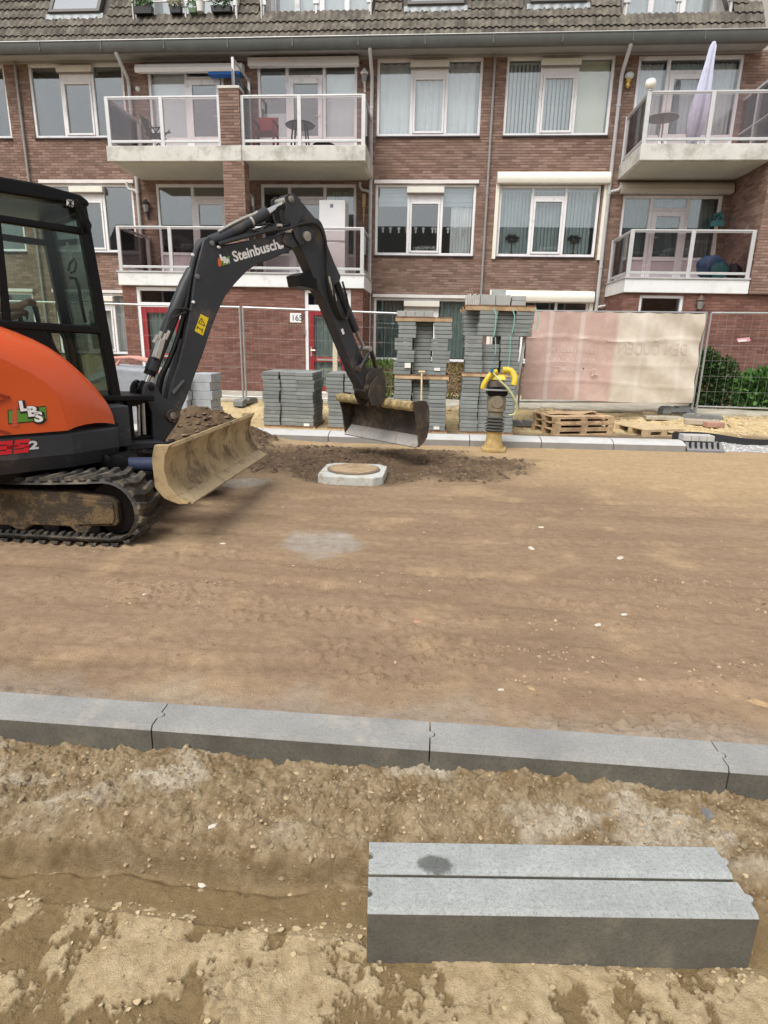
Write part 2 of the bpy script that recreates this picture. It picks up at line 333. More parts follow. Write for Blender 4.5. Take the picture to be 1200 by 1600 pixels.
X=np.array([p[0] for p in P]);Y=np.array([p[1] for p in P]);Z=h_verge(X,Y)
stones('gravel',[(p[0],p[1],z-.001,p[2]) for p,z in zip(P,Z)],M('bank_stone',(.31,.235,.145),.9,.35,30,.3,200,island=.4),'small pale stones and crumbs strewn over the sandy bank below the near kerb','gravel')
# flakes of dried crust curling up along the edges of the pale patches
FX=np.array([rnd.uniform(-1.3,1.3) for _ in range(9000)]);FY=np.array([rnd.uniform(.75,1.36) for _ in range(9000)]);FM=pale_verge(FX,FY);FZ=h_verge(FX,FY);mbf=MB();nf=0
for x,y,mk,z in zip(FX,FY,FM,FZ):
    if (.05<mk<.95 or (mk>=.95 and rnd.random()<.035)) and nf<650:
        nf+=1;r=rnd.choice([.003,.004,.005,.006,.008,.011]);k=rnd.choice([5,6,7]);a0=rnd.random()*6;tx,ty=rnd.uniform(-.22,.22),rnd.uniform(-.22,.22);q=[]
        for i in range(k):
            a=a0+i*2*math.pi/k;rr=r*rnd.uniform(.55,1.2);dx,dy=rr*math.cos(a),rr*.7*math.sin(a);q.append((x+dx,y+dy,z+.0005+tx*dx+ty*dy))
        mbf.prism(q,(0,0,.0016))
tag(mbf.build('crust_flakes',M('crust_flake',(.44,.345,.21),.95,.2,20,.2,120,island=.18)),'pale dried flakes of mud crust on the soil round the loose kerb stones','mud flakes',kind='stuff')
P=[]
for i in range(9000):
    x=rnd.uniform(-4.5,4.8);y=2.0+6.3*rnd.random()**1.5
    if rnd.random()>.04+1.6*max(0.,float(fbm(np.array([x*.6]),np.array([y*2.2]),1.3,3,88)[0])-.56): continue
    P.append((x,y,rnd.choice([.004,.005,.006,.008,.012])*(1+.12*y)*rnd.uniform(.5,1.1)*.8))
for i in range(1800): 
    x=rnd.uniform(-2.6,2.5);y=rnd.choice([2.62,2.95,2.40,3.3,3.65])+rnd.gauss(0,.05)
    if fbm(np.array([x]),np.array([y]),1.4,2,89)[0]>.5: P.append((x,y,rnd.uniform(.003,.013)))
X=np.array([p[0] for p in P]);Y=np.array([p[1] for p in P]);Z=h_road(X,Y)
stones('road_crumbs',[(p[0],p[1],z-.001,p[2]) for p,z in zip(P,Z)],M('road_stone',(.33,.24,.155),.9,.35,30,.3,150,island=.45),'brown crumbs of earth and little stones lying on the dirt road','crumbs')
P=[]
while len(P)<3000:
    x=rnd.uniform(-4.2,1.4);y=rnd.uniform(5.9,8.45)
    if dark_soil(np.array([x]),np.array([y]))[0]>.1+.5*rnd.random() and not(abs(x-HOLE[0])<.38 and abs(y-HOLE[1])<.42): P.append((x,y,rnd.choice([.01,.012,.015,.02,.03,.045])*rnd.uniform(.7,1.2)))
X=np.array([p[0] for p in P]);Y=np.array([p[1] for p in P]);Z=h_road(X,Y)
stones('soil_clods',[(p[0],p[1],z-.004,p[2]) for p,z in zip(P,Z)],M('clod',(.125,.085,.054),.95,.3,20,.3,100,island=.4),'dark brown clods of dug earth heaped round the manhole and behind the blade','soil')
P=[]
for i in range(1500): x=rnd.uniform(1.2,7.5);y=rnd.uniform(11.2,13.2);P.append((x,y,rnd.uniform(.015,.06)))
for i in range(500): x=rnd.uniform(-4,2);y=rnd.uniform(11.3,13.2);P.append((x,y,rnd.uniform(.015,.05)))
X=np.array([p[0] for p in P]);Y=np.array([p[1] for p in P]);Z=h_bed(X,Y)
stones('sand_lumps',[(p[0],p[1],z-.01,p[2]) for p,z in zip(P,Z)],M('sandlump',(.50,.39,.22),.95,.25,10,.3,60,island=.3),'yellow lumps of loose sand lying before the footpath slabs','sand')
P=[]
for i in range(2600): 
    x=rnd.uniform(4.05,7.5);y=rnd.uniform(8.8,10.8);P.append((x,y,rnd.uniform(.012,.03)))
X=np.array([p[0] for p in P]);Y=np.array([p[1] for p in P]);Z=h_bed(X,Y)
stones('grey_gravel',[(p[0],p[1],z-.003,p[2]) for p,z in zip(P,Z)],M('ggravel',(.5,.5,.5),.9,.3,20,.2,80,island=.35),'light grey crushed stone spread beyond the drain block','gravel')
# loose bits large enough to point at
SH=MB();SH.add([(-.03,-.014,0),(.024,-.018,0),(.034,.006,0),(.0,.02,0),(-.026,.012,0),(-.02,-.008,.007),(.016,-.01,.009),(.02,.004,.008),(0,.012,.006),(-.018,.006,.006)],[(0,1,6,5),(1,2,7,6),(2,3,8,7),(3,4,9,8),(4,0,5,9),(5,6,7,8,9)])
WH=M('shard',(.58,.54,.46),.7,.1,40,.2,120)
shm=SH.mesh('shard',WH);BR=M('bark',(.40,.27,.15),.9,.3,60,.3,120);brm=SH.mesh('chip',BR);RD=M('brickbit',(.42,.22,.15),.9,.2,60,.3,120);rdm=SH.mesh('brickbit',RD)
for px,py,s,k,lb in [(830,857,1.0,0,'white stone shard on the open road with a notched end'),(969,872,1.1,0,'curled white shard with a dark underside on the open road'),(935,976,.75,0,'bright white flat shard beside the crumbled rut'),(975,957,.7,0,'pale broken pebble just behind the bright white flat shard'),(653,972,.8,2,'reddish stone chip alone in the middle of the road'),(830,1075,.75,1,'curled tan wood chip near the kerb'),(782,1078,.5,0,'little white flake near the kerb, beside the curled wood chip'),(227,934,.55,0,'white pebble on the road before the excavator track'),(348,850,.7,0,'pale pebble on the road right of the rubber track'),(1188,1097,1.5,1,'pale tan wood splinter on the road by the kerb'),(845,823,.9,0,'cream shard far out on the open road'),(335,1328,.5,0,'white pebble at the foot of the sandy bank'),(314,1372,.5,0,'pale pebble on the smooth soil below the sandy bank'),(1098,1312,.9,3,'dark grey stone lump behind the end of the loose kerb stones')]:
    z=0 if py<1150 else -.16;p=atZ(px,py,z);p[2]=h_any(p[0],p[1])
    me=(shm,brm,rdm,SH.mesh('lump',M('greystone',(.2,.2,.21),.8)))[k]
    o=inst(('stone_shard','wood_chip','brick_chip','stone_lump')[k],me,p-np.array([0,0,.001]),(0,0,random.uniform(0,6)),None,(s,s,s*(1.0 if k!=3 else 3)))
    tag(o,lb,'chip' if k in(1,2) else 'stone')
# ================================================================ APARTMENT BUILDING
D=17.07;BY=15.35;EY=15.43        # wall face, balcony front, face of the ground floor rooms under the balconies
XL,XR=-14.0,9.2
BLD=empty('apartment_building',(-1,D,0),'three storey brown brick apartment block with white window frames and tiled mansard roof','building')
MORT=M('mortar',(.22,.18,.158),.95,.15,6,.3,60)
def brickmat(name,c1,c2,c3):
    m,t,b=nodes(name);co=posco(t);g=N(t,'ShaderNodeNewGeometry')
    r=N(t,'ShaderNodeValToRGB');r.color_ramp.interpolation='LINEAR';e=r.color_ramp.elements;e[0].color=(*c1,1);e[1].color=(*c3,1);q=e.new(.5);q.color=(*c2,1)
    t.links.new(g.outputs['Random Per Island'],r.inputs[0]);out=r.outputs[0]
    out=mix(t,ramp(t,noi(t,co,.9,4,.6),.35,.7),out,mix(t,1.0,out,(1.22,1.20,1.17),'MULTIPLY'))
    out=mix(t,ramp(t,noi(t,co,90,4,.7),.4,.7),out,mix(t,1.0,out,(.75,.73,.72),'MULTIPLY'))
    t.links.new(out,b.inputs['Base Color']);b.inputs['Roughness'].default_value=.93;b.inputs['Specular IOR Level'].default_value=.2
    bn=N(t,'ShaderNodeBump');bn.inputs['Strength'].default_value=.4;bn.inputs['Distance'].default_value=.006;t.links.new(noi(t,co,120,4,.7),bn.inputs['Height']);t.links.new(bn.outputs[0],b.inputs['Normal']);MT[name]=m;return m
BK1=brickmat('brick_brown',(.185,.118,.092),(.25,.165,.132),(.315,.218,.18))
BK2=brickmat('brick_red',(.155,.072,.056),(.205,.098,.078),(.255,.135,.11))
WALLS={}
def bricks_on(mb,o,ux,n,L,z0,z1,holes,zc0=0.):
    # lay half-bond bricks on a rectangle that starts at o, runs L along ux, faces n; holes are (a0,a1,z0,z1)
    o=np.array(o,float);ux=np.array(ux,float);n=np.array(n,float);bl,bh,j=.210,.050,.0125;row=0;z=math.floor(z0/(bh+j))*(bh+j)
    rn=random.Random(3)
    while z<z1-.01:
        a=-(bl+.01)*(.5 if int(round(z/(bh+j)))%2 else 0)
        zz0,zz1=max(z,z0),min(z+bh,z1)
        while a<L:
            segs=[(max(a,0),min(a+bl,L))];a+=bl+.01
            if segs[0][1]-segs[0][0]<.02 or zz1-zz0<.012: continue
            for h in holes:
                if h[2]<zz1-.005 and h[3]>zz0+.005:
                    ns=[]
                    for s0,s1 in segs:
                        if h[0]>=s1 or h[1]<=s0: ns.append((s0,s1));continue
                        if h[0]-s0>.02: ns.append((s0,h[0]))
                        if s1-h[1]>.02: ns.append((h[1],s1))
                    segs=ns
            for s0,s1 in segs:
                d=rn.uniform(-.0015,.0015)+.008
                p=[o+ux*s0+n*0,o+ux*s1,o+ux*s1+n*d,o+ux*s0+n*d]
                vs=[(q[0],q[1],zz0) for q in p]+[(q[0],q[1],zz1) for q in p]
                mb.add(vs,[(2,3,7,6),(1,2,6,5),(3,0,4,7),(4,5,6,7)[::1],(3,2,1,0)])
        z+=bh+j
def holed(mb,x0,x1,z0,z1,holes,yf,th):
    xs=sorted({x0,x1}|{c for h in holes for c in h[:2] if x0<c<x1});zs=sorted({z0,z1}|{c for h in holes for c in h[2:] if z0<c<z1})
    for j in range(len(zs)-1):
        run=None
        for i in range(len(xs)-1):
            cx,cz=(xs[i]+xs[i+1])/2,(zs[j]+zs[j+1])/2
            if any(h[0]<cx<h[1] and h[2]<cz<h[3] for h in holes): 
                if run is not None: mb.box(run,xs[i],yf,yf+th,zs[j],zs[j+1]);run=None
            elif run is None: run=xs[i]
        if run is not None: mb.box(run,x1,yf,yf+th,zs[j],zs[j+1])
# ---- openings of the main wall: name,x0,x1,z0,z1
UP=(6.32,8.0);MI=(3.57,5.25);GR=(.90,2.52)
WX=[(-13.85,-11.35),(-10.72,-8.20),(-1.77,.79),(1.35,3.88)]
BDX=[(-7.58,-5.62),(-4.76,-2.26),(4.41,6.80)]          # balcony window/door sets
holes=[]
for i,(a,b) in enumerate(WX):
    holes+=[(a,b,*UP),(a,b,*MI)]
    holes.append((a,b,*GR))
for a,b in BDX: holes+=[(a,b,5.64,7.97),(a,b,2.90,5.25)]
mb=MB();holed(mb,XL,XR,-.05,8.05,holes,D+.008,.30)
WALL=mb.build('wall',MORT,BLD)
mb=MB();bricks_on(mb,(XL,D+.008,0),(1,0,0),(0,-1,0),XR-XL,0.0,8.03,[(h[0]-XL,h[1]-XL,h[2],h[3]) for h in holes])
me=mb.mesh('bricks',BK1,False,WL[BLD.name]);o=bpy.data.objects.new('bricks',me);COL.objects.link(o);o.parent=BLD;o['kind']='stuff'
# rooms behind the glass: floors, back wall and party walls
mb=MB();DK=M('room_plaster',(.38,.36,.33),.9,.05,2,0);y1=D+3.4
mb.box(XL,XR,y1,y1+.1,-.05,10.6)
for z in (-.1,2.62,5.36,8.06): mb.box(XL,XR,D+.31,y1,z,z+.2)
for x in (XL,-11.0,-8.0,-5.2,-1.95,1.06,4.05,6.95,XR-.1): mb.box(x,x+.1,D+.31,y1,-.05,8.06)
mb.build('interior',DK,BLD)
WF=M('window_frame_white',(.80,.79,.80),.35,.04,3,.05,60,spec=.5,dirt=(.60,.58,.56),damt=.12,dscale=4)
GL=glass('window_glass',(.95,.97,.97),.10,.0,.22)
GLB=glass('balcony_glass',(.84,.785,.785),.03,.0,.18)
CREAM=M('cream_paint',(.72,.70,.62),.5,.05,3,.05,40)
GASK=M('gasket',(.05,.05,.05),.7,0,3,0)
def bars(mb,x0,x1,z0,z1,w,y0,y1):
    mb.box(x0,x0+w,y0,y1,z0,z1);mb.box(x1-w,x1,y0,y1,z0,z1);mb.box(x0+w,x1-w,y0,y1,z0,z0+w);mb.box(x0+w,x1-w,y0,y1,z1-w,z1)
def pane(par,x0,x1,z0,z1,y,mat=None):
    mb=MB();mb.box(x0,x1,y,y+.012,z0,z1);return mb.build('pane',mat or GL,par)
def window(x0,x1,z0,z1,Y=D,style='sash',vent=True,lin=True,sill=True):
    y0,y1=Y+.035,Y+.125;fwid=.065;mb=MB();bars(mb,x0,x1,z0,z1,fwid,y0,y1)
    W=x1-x0;m1,m2=x0+W*.335,x0+W*.665;mw=.035
    if style=='sash':
        zc=z1-.40
        for mx in (m1,m2): mb.box(mx-mw,mx+mw,y0+.003,y1-.003,z0+fwid,z1-fwid)
        mb.box(m1+mw,m2-mw,y0+.003,y1-.003,zc,z1-fwid)
    elif style=='top':
        zc=z1-.32
        for mx in (m1,m2): mb.box(mx-mw,mx+mw,y0+.003,y1-.003,z0+fwid,z1-fwid)
        mb.box(m1+mw,m2-mw,y0+.003,y1-.003,zc,zc+.08)
    elif style=='two':
        zc=z1;m1=x0+W*.62;mb.box(m1-mw,m1+mw,y0+.003,y1-.003,z0+fwid,z1-fwid)
    o=mb.build('window',WF,BLD,bevel=.006,seg=1)
    yg=y0+.045
    if style in('sash','top'):
        pane(o,x0+fwid,m1-mw,z0+fwid,z1-fwid,yg);pane(o,m2+mw,x1-fwid,z0+fwid,z1-fwid,yg)
        a,b=m1+mw+.004,m2-mw-.004
        s=MB();bars(s,a,b,z0+fwid+.004,zc-.004,.05,y0-.018,y0+.05);s.build('sash',WF,o,bevel=.005,seg=1)
        pane(o,a+.05,b-.05,z0+fwid+.05,zc-.054,yg-.02)
        if style=='top': pane(o,m1+mw,m2-mw,zc+.08,z1-fwid,yg)
        if style=='sash' and vent:
            s=MB();s.box(m1-.05,m2+.05,Y-.075,Y+.035,z1-.215,z1-.075);s.build('vent_box',CREAM,o,bevel=.012)
            s=MB();s.box(m1-.04,m2+.04,Y-.06,Y+.03,z1-.235,z1-.216);s.build('vent_slot',M('slot',(.22,.20,.19),.8,0,1,0),o)
    elif style=='two':
        pane(o,x0+fwid,m1-mw,z0+fwid,z1-fwid,yg);pane(o,m1+mw,x1-fwid,z0+fwid,z1-fwid,yg)
    else: pane(o,x0+fwid,x1-fwid,z0+fwid,z1-fwid,yg)
    if sill:
        s=MB();s.box(x0-.01,x1+.01,Y-.05,Y+.04,z0-.035,z0-.002);s.build('sill',M('slate_sill',(.045,.04,.045),.5,.2,10,.1,60),o,bevel=.004,seg=1)
    if lin:
        s=MB();s.box(x0-.03,x1+.05,Y-.055,Y+.03,z1+.004,z1+.085);s.build('lintel',M('lintel_white',(.70,.67,.66),.6,.08,6,.1,60),o,bevel=.005,seg=1)
    return o
for i,(a,b) in enumerate(WX):
    window(a,b,*UP,lin=False)
    if i!=3: window(a,b,*MI)
    window(a,b,*GR) if i<3 else None
# window with roller shutter (right of the middle pipe)
a,b=WX[3];SHB=M('shutter_cream',(.78,.75,.66),.4,.04,3,.03,40)
w0=window(a+.02,b-.02,MI[0],MI[1]-.02,style='top',lin=False)
s=MB();prof=[(D+.03,5.24),(D-.17,5.24),(D-.20,5.32),(D-.19,5.42),(D-.13,5.49),(D-.04,5.52),(D+.03,5.52)];s.prism([(1.28,y,z) for y,z in prof],(2.74,0,0));s.build('shutter_box',SHB,w0,bevel=.006,seg=1)
for x in (1.27,3.92): s=MB();s.box(x,x+.09,D-.06,D+.03,3.50,5.238);s.build('shutter_guide',SHB,w0,bevel=.004,seg=1)
w1=window(a+.02,b-.02,GR[0],GR[1],style='top',lin=False)
s=MB();s.prism([(1.28,y,z-2.77) for y,z in prof],(2.66,0,0));s.build('shutter_box',SHB,w1,bevel=.006,seg=1)
for x in (1.27,3.86): s=MB();s.box(x,x+.09,D-.06,D+.03,.86,2.468);s.build('shutter_guide',SHB,w1,bevel=.004,seg=1)
# ---- balcony doors
HAND=M('handle_metal',(.7,.68,.62),.35,.05,10,0,metal=.8)
PNL=M('door_panel_lilac',(.56,.50,.52),.5,.05,3,0)
def balcony_set(x0,x1,z0,z1,flip=False,awn=None,only2=False):
    y0,y1=D+.03,D+.12;fwid=.07;mb=MB();bars(mb,x0,x1,z0,z1,fwid,y0,y1);W=x1-x0
    if only2: d0,d1=x0+W*.50,x1-.05
    else: d0,d1=x0+W*.30,x0+W*.67
    mw=.04;zc=z1-.36
    for mx in (d0,d1):
        if mx<x1-.08: mb.box(mx-mw,mx+mw,y0+.003,y1-.003,z0+fwid,z1-fwid)
    mb.box(d0+mw,d1-mw,y0+.003,y1-.003,zc,zc+.07)
    zr=z0+.62
    for p,q in ((x0+fwid,d0-mw),(d1+mw,x1-fwid)):
        if q-p>.1: mb.box(p,q,y0+.004,y1-.004,zr,zr+.07)
    o=mb.build('balcony_window',WF,BLD,bevel=.006,seg=1)
    for p,q in ((x0+fwid,d0-mw),(d1+mw,x1-fwid)):
        if q-p>.1: 
            pane(o,p,q,zr+.07,z1-fwid,y0+.04)
            s=MB();s.box(p,q,y0+.035,y0+.06,z0+fwid,zr);s.build('lower_panel',PNL,o)
    pane(o,d0+mw,d1-mw,zc+.07,z1-fwid,y0+.04)
    a,b=d0+mw+.003,d1-mw-.003;s=MB();bars(s,a,b,z0+.03,zc-.003,.115,y0-.02,y0+.05);s.box(a+.115,b-.115,y0-.017,y0+.047,zr-.02,zr+.08)
    dr=s.build('door',WF,BLD,bevel=.006,seg=1);pane(dr,a+.115,b-.115,zr+.08,zc-.118,y0+.015)
    s=MB();s.box(a+.115,b-.115,y0+.01,y0+.035,z0+.145,zr-.02);s.build('lower_panel',PNL,dr)
    hx=b-.06 if not flip else a+.06
    s=MB();s.box(hx-.015,hx+.015,y0-.032,y0-.019,z0+.98,z0+1.22);s.tube([(hx,y0-.03,z0+1.14),(hx,y0-.065,z0+1.14),(hx-(.12 if not flip else -.12),y0-.065,z0+1.14)],.009,6);s.build('handle',HAND,dr,smooth=True)
    return o
for z0,z1 in ((5.64,7.97),(2.90,5.25)):
    balcony_set(BDX[0][0],BDX[0][1],z0,z1,only2=True);balcony_set(BDX[1][0],BDX[1][1],z0,z1);balcony_set(BDX[2][0],BDX[2][1],z0,z1-(.24 if z0<4 else 0),flip=True)
s=MB();s.prism([(4.30,y,z) for y,z in [(D+.03,5.02),(D-.16,5.02),(D-.2,5.10),(D-.18,5.2),(D-.1,5.27),(D+.03,5.27)]],(2.66,0,0));s.build('shutter_box',M('shutter_taupe',(.50,.46,.40),.5,.04,3,0),BLD,bevel=.006,seg=1)
# ---- balconies
CONC=M('balcony_concrete',(.60,.59,.55),.85,.10,2,.2,90,dirt=(.38,.37,.33),damt=.28,dscale=2.2)
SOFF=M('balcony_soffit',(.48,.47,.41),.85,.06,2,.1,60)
FASC=M('fascia_white',(.74,.76,.76),.55,.05,2,.05,60,dirt=(.55,.55,.53),damt=.15,dscale=3)
ALU=M('aluminium',(.60,.60,.60),.38,.06,8,.03,60,metal=.35)
ALUD=M('aluminium_dark_rail',(.42,.40,.40),.35,.06,8,0,metal=.5)
def railing(par,pts,z0,h,ends=(True,True),posts=None):
    # pts: polyline in plan; a post at each point given in posts (fractions along each side)
    for i in range(len(pts)-1):
        p=np.array((*pts[i],0.));q=np.array((*pts[i+1],0.));d=q-p;L=np.linalg.norm(d);d/=L
        s=MB();s.bar(p+(0,0,z0+h),q+(0,0,z0+h),.05,.036);s.build('handrail',ALU,par,bevel=.008)
        s=MB();s.bar(p+(0,0,z0+h-.033),q+(0,0,z0+h-.033),.03,.028);s.build('handrail_gasket',ALUD,par)
        s=MB();s.bar(p+(0,0,z0+.10),q+(0,0,z0+.10),.045,.055);s.build('lower_rail',ALU,par,bevel=.006)
        fr=posts[i] if posts else [0,.5,1]
        for j in range(len(fr)-1):
            a=p+d*(L*fr[j]+.04);b=p+d*(L*fr[j+1]-.04);s=MB();s.bar(a+(0,0,z0+h/2+.03),b+(0,0,z0+h/2+.03),.01,h-.19);s.build('glass_panel',GLB,par)
        for k,f in enumerate(fr):
            if i>0 and k==0: continue
            c=p+d*L*f;s=MB();s.box(c[0]-.045,c[0]+.045,c[1]-.03,c[1]+.03,z0-.02,z0+h+.015);s.build('railing_post',ALU,par,bevel=.008)
def slab(par,x0,x1,zb,zt,low=False):
    s=MB();s.box(x0,x1,BY,D-.002,zb,zt);o=s.build('balcony_slab',CONC if not low else FASC,par,bevel=.012)
    return o
UZ=(5.34,5.66);LZ=(2.607,2.906)
BLX=(-7.93,-1.83);PX=(-5.17,-4.70)
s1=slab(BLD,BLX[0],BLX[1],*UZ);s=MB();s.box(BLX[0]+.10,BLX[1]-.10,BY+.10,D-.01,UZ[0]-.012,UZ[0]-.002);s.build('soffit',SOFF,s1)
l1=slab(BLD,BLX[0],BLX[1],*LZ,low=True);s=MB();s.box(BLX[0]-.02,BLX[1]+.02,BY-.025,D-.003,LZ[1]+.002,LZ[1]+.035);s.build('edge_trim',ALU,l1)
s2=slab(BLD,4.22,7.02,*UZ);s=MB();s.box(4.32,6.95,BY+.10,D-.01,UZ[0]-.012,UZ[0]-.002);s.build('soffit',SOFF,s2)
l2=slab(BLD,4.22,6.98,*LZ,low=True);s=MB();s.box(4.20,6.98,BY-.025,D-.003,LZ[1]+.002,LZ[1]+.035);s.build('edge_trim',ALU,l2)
s3=slab(BLD,-15.,-13.9,*UZ)
yr=BY+.06
for sl_,z,h in ((s1,UZ[1],1.0),(l1,LZ[1]+.035,1.0)):
    railing(sl_,[(BLX[0]+.08,D-.03),(BLX[0]+.08,yr),(PX[0],yr)],z,h,posts=[[0.03,1],[0,.48,.99]])
    railing(sl_,[(PX[1],yr),(BLX[1]-.06,yr),(BLX[1]-.06,D-.03)],z,h,posts=[[.01,.48,1],[0,.97]])
railing(s2,[(4.28,D-.03),(4.28,yr),(6.95,yr)],UZ[1],1.0,posts=[[0.03,1],[0,.50,.99]])
railing(l2,[(4.28,D-.03),(4.28,yr),(6.95,yr)],LZ[1]+.035,1.0,posts=[[0.03,1],[0,.50,.99]])
# brick piers between the balconies
def pier(x0,x1,y0,y1,z0,z1,mat,cap=False):
    mb=MB();mb.box(x0+.008,x1-.008,y0+.008,y1,z0,z1);o=mb.build('pier',MORT,BLD)
    mb=MB();bricks_on(mb,(x0+.008,y0+.008,0),(1,0,0),(0,-1,0),x1-x0-.016,z0,z1,[]);bricks_on(mb,(x0+.008,y1,0),(0,-1,0),(-1,0,0),y1-y0-.008,z0,z1,[]);bricks_on(mb,(x1-.008,y0+.008,0),(0,1,0),(1,0,0),y1-y0-.008,z0,z1,[])
    me=mb.mesh('bricks',mat,False,WL[BLD.name]);q=bpy.data.objects.new('bricks',me);COL.objects.link(q);q.parent=o;q['kind']='stuff'
    if cap: s=MB();s.box(x0-.02,x1+.02,y0-.02,y1+.02,z1+.002,z1+.06);s.build('pier_cap',CONC,o,bevel=.01)
    return o
pier(PX[0],PX[1],BY-.035,BY+.30,UZ[1]+.002,6.78,BK1,True);pier(PX[0]+.02,PX[1]+.06,BY-.03,BY+.35,LZ[1]+.037,UZ[0]-.002,BK1)
s=MB();s.box(PX[0]+.0,PX[1]+.0,BY-.028,BY-.002,UZ[0],UZ[1]);s.build('slab_band',CONC,BLD)
pier(6.99,7.9,BY-.03,D-.01,LZ[0],UZ[0]-.002,BK1)
# frosted partition panels behind the piers
PG=glass('partition_glass',(.50,.52,.52),.10,.15,.2)
for z0,z1 in ((UZ[1]+.1,7.55),(LZ[1]+.15,4.95)):
    s=MB();s.box(-4.955,-4.94,BY+.32 if z0>5 else BY+.37,D-.06,z0,z1-.25);o=s.build('partition_panel',PG,BLD)
    s=MB()
    for y in (BY+.40,D-.08): s.box(-4.975,-4.92,y-.025,y+.025,z0-.1,z1)
    s.bar((-4.9475,BY+.40,z1-.02),(-4.9475,D-.08,z1-.02),.04,.04);s.build('partition_frame',ALU,o)
s=MB();s.box(6.90,6.915,BY+.1,D-.05,5.75,7.0);o=s.build('partition_panel',GLB,BLD);s=MB();s.bar((6.907,BY+.1,7.02),(6.907,D-.05,7.02),.05,.05);s.box(6.88,6.935,BY+.9,BY+.95,5.67,7.0);s.bar((6.907,BY+.1,6.30),(6.907,D-.05,6.30),.03,.03);s.build('partition_frame',ALU,o)
# ---- ground floor rooms under the balconies
def ext(x0,x1,holes):
    mb=MB();holed(mb,x0+.008,x1-.008,-.05,LZ[0]-.003,holes,EY+.008,.25)
    mb.box(x0+.008,x0+.25,EY+.26,D-.003,-.05,LZ[0]-.003);mb.box(x1-.25,x1-.008,EY+.26,D-.003,-.05,LZ[0]-.003)
    o=mb.build('ground_floor_wall',MORT,BLD);mb=MB();L=x1-x0-.016
    bricks_on(mb,(x0+.008,EY+.008,0),(1,0,0),(0,-1,0),L,.02,LZ[0]-.004,[(h[0]-x0-.008,h[1]-x0-.008,h[2],h[3]) for h in holes])
    bricks_on(mb,(x0+.008,D,0),(0,-1,0),(-1,0,0),D-EY-.01,.02,LZ[0]-.004,[]);bricks_on(mb,(x1-.008,EY+.008,0),(0,1,0),(1,0,0),D-EY-.01,.02,LZ[0]-.004,[])
    me=mb.mesh('bricks',BK2,False,WL[BLD.name]);q=bpy.data.objects.new('bricks',me);COL.objects.link(q);q.parent=o;q['kind']='stuff';return o
dl=(-7.55,-6.40,.06,2.58);dr=(-3.30,-2.16,.06,2.58)
e1=ext(BLX[0]+.03,BLX[1]-.03,[dl,dr]);e2=ext(4.24,9.2,[(4.62,5.62,1.95,2.56)])
RED=M('door_red',(.27,.022,.028),.4,.1,6,.05,40,coat=.2)
def front_door(h,flip):
    x0,x1,z0,z1=h;y=EY+.03;mb=MB();bars(mb,x0,x1,z0,z1,.085,y,y+.1);mb.box(x0+.085,x1-.085,y+.003,y+.097,z1-.47,z1-.36)
    o=mb.build('door_frame',WF,BLD,bevel=.006,seg=1);pane(o,x0+.085,x1-.085,z1-.36,z1-.085,y+.045)
    a,b=x0+.09,x1-.09;zt=z1-.475;zb=z0+.09;s=MB();bars(s,a,b,zb,zt,.13,y+.01,y+.06);s.box(a+.13,b-.13,y+.013,y+.057,zb+.72,zb+.84)
    d=s.build('door',RED,BLD,bevel=.006,seg=1);pane(d,a+.13,b-.13,zb+.84,zt-.13,y+.03);pane(d,a+.13,b-.13,zb+.13,zb+.72,y+.03)
    hx=a+.06 if flip else b-.06
    s=MB();s.box(hx-.018,hx+.018,y-.004,y+.009,zb+.85,zb+1.08);s.tube([(hx,y+.0,zb+1.0),(hx,y-.045,zb+1.0),(hx+(.11 if flip else -.11),y-.045,zb+1.0)],.009,6);s.build('handle',HAND,d,smooth=True)
    s=MB();s.box(a+.2,b-.2,y+.002,y+.012,zb+.755,zb+.80);s.build('letter_slot',HAND,d)
    c=MB();pr=[]
    for i in range(25):
        t=i/24;xx=a+.12+(b-a-.24)*t;pr.append((xx,y+.14+.018*math.sin(t*40)))
    c.grid([[(q[0],q[1],zz) for q in pr] for zz in (zb+.05,zt-.08)]);c.build('door_curtain',CURT2,d)
CURT=M('curtain_white',(.84,.85,.85),.9,.06,3,.1,30);CURT2=M('curtain_green_grey',(.33,.42,.40),.9,.1,5,.1,40);CURT3=M('curtain_pale',(.83,.83,.83),.9,.06,3,.1,30)
front_door(dl,False);front_door(dr,True)
o=window(4.62,5.62,1.95,2.56,Y=EY,style='one',lin=False)
# house number plate and bell by the right red door
s=MB();s.box(-3.66,-3.38,EY-.016,EY-.002,1.80,2.02);npl=s.build('number_plate',M('plate_white',(.8,.8,.8),.4,.03,3,0),BLD,bevel=.004)
link_mesh('plate_digits',text_mesh('165',.19,M('ink',(.05,.05,.06),.6,0,1,0),frame4((-3.63,EY-.018,1.845),(1,0,0),(0,0,1)),.001,.002),npl)
s=MB();s.box(-3.33,-3.29,EY-.02,EY-.002,1.52,1.68);s.build('bell',M('bell_dark',(.2,.13,.1),.5,0,1,0),BLD)
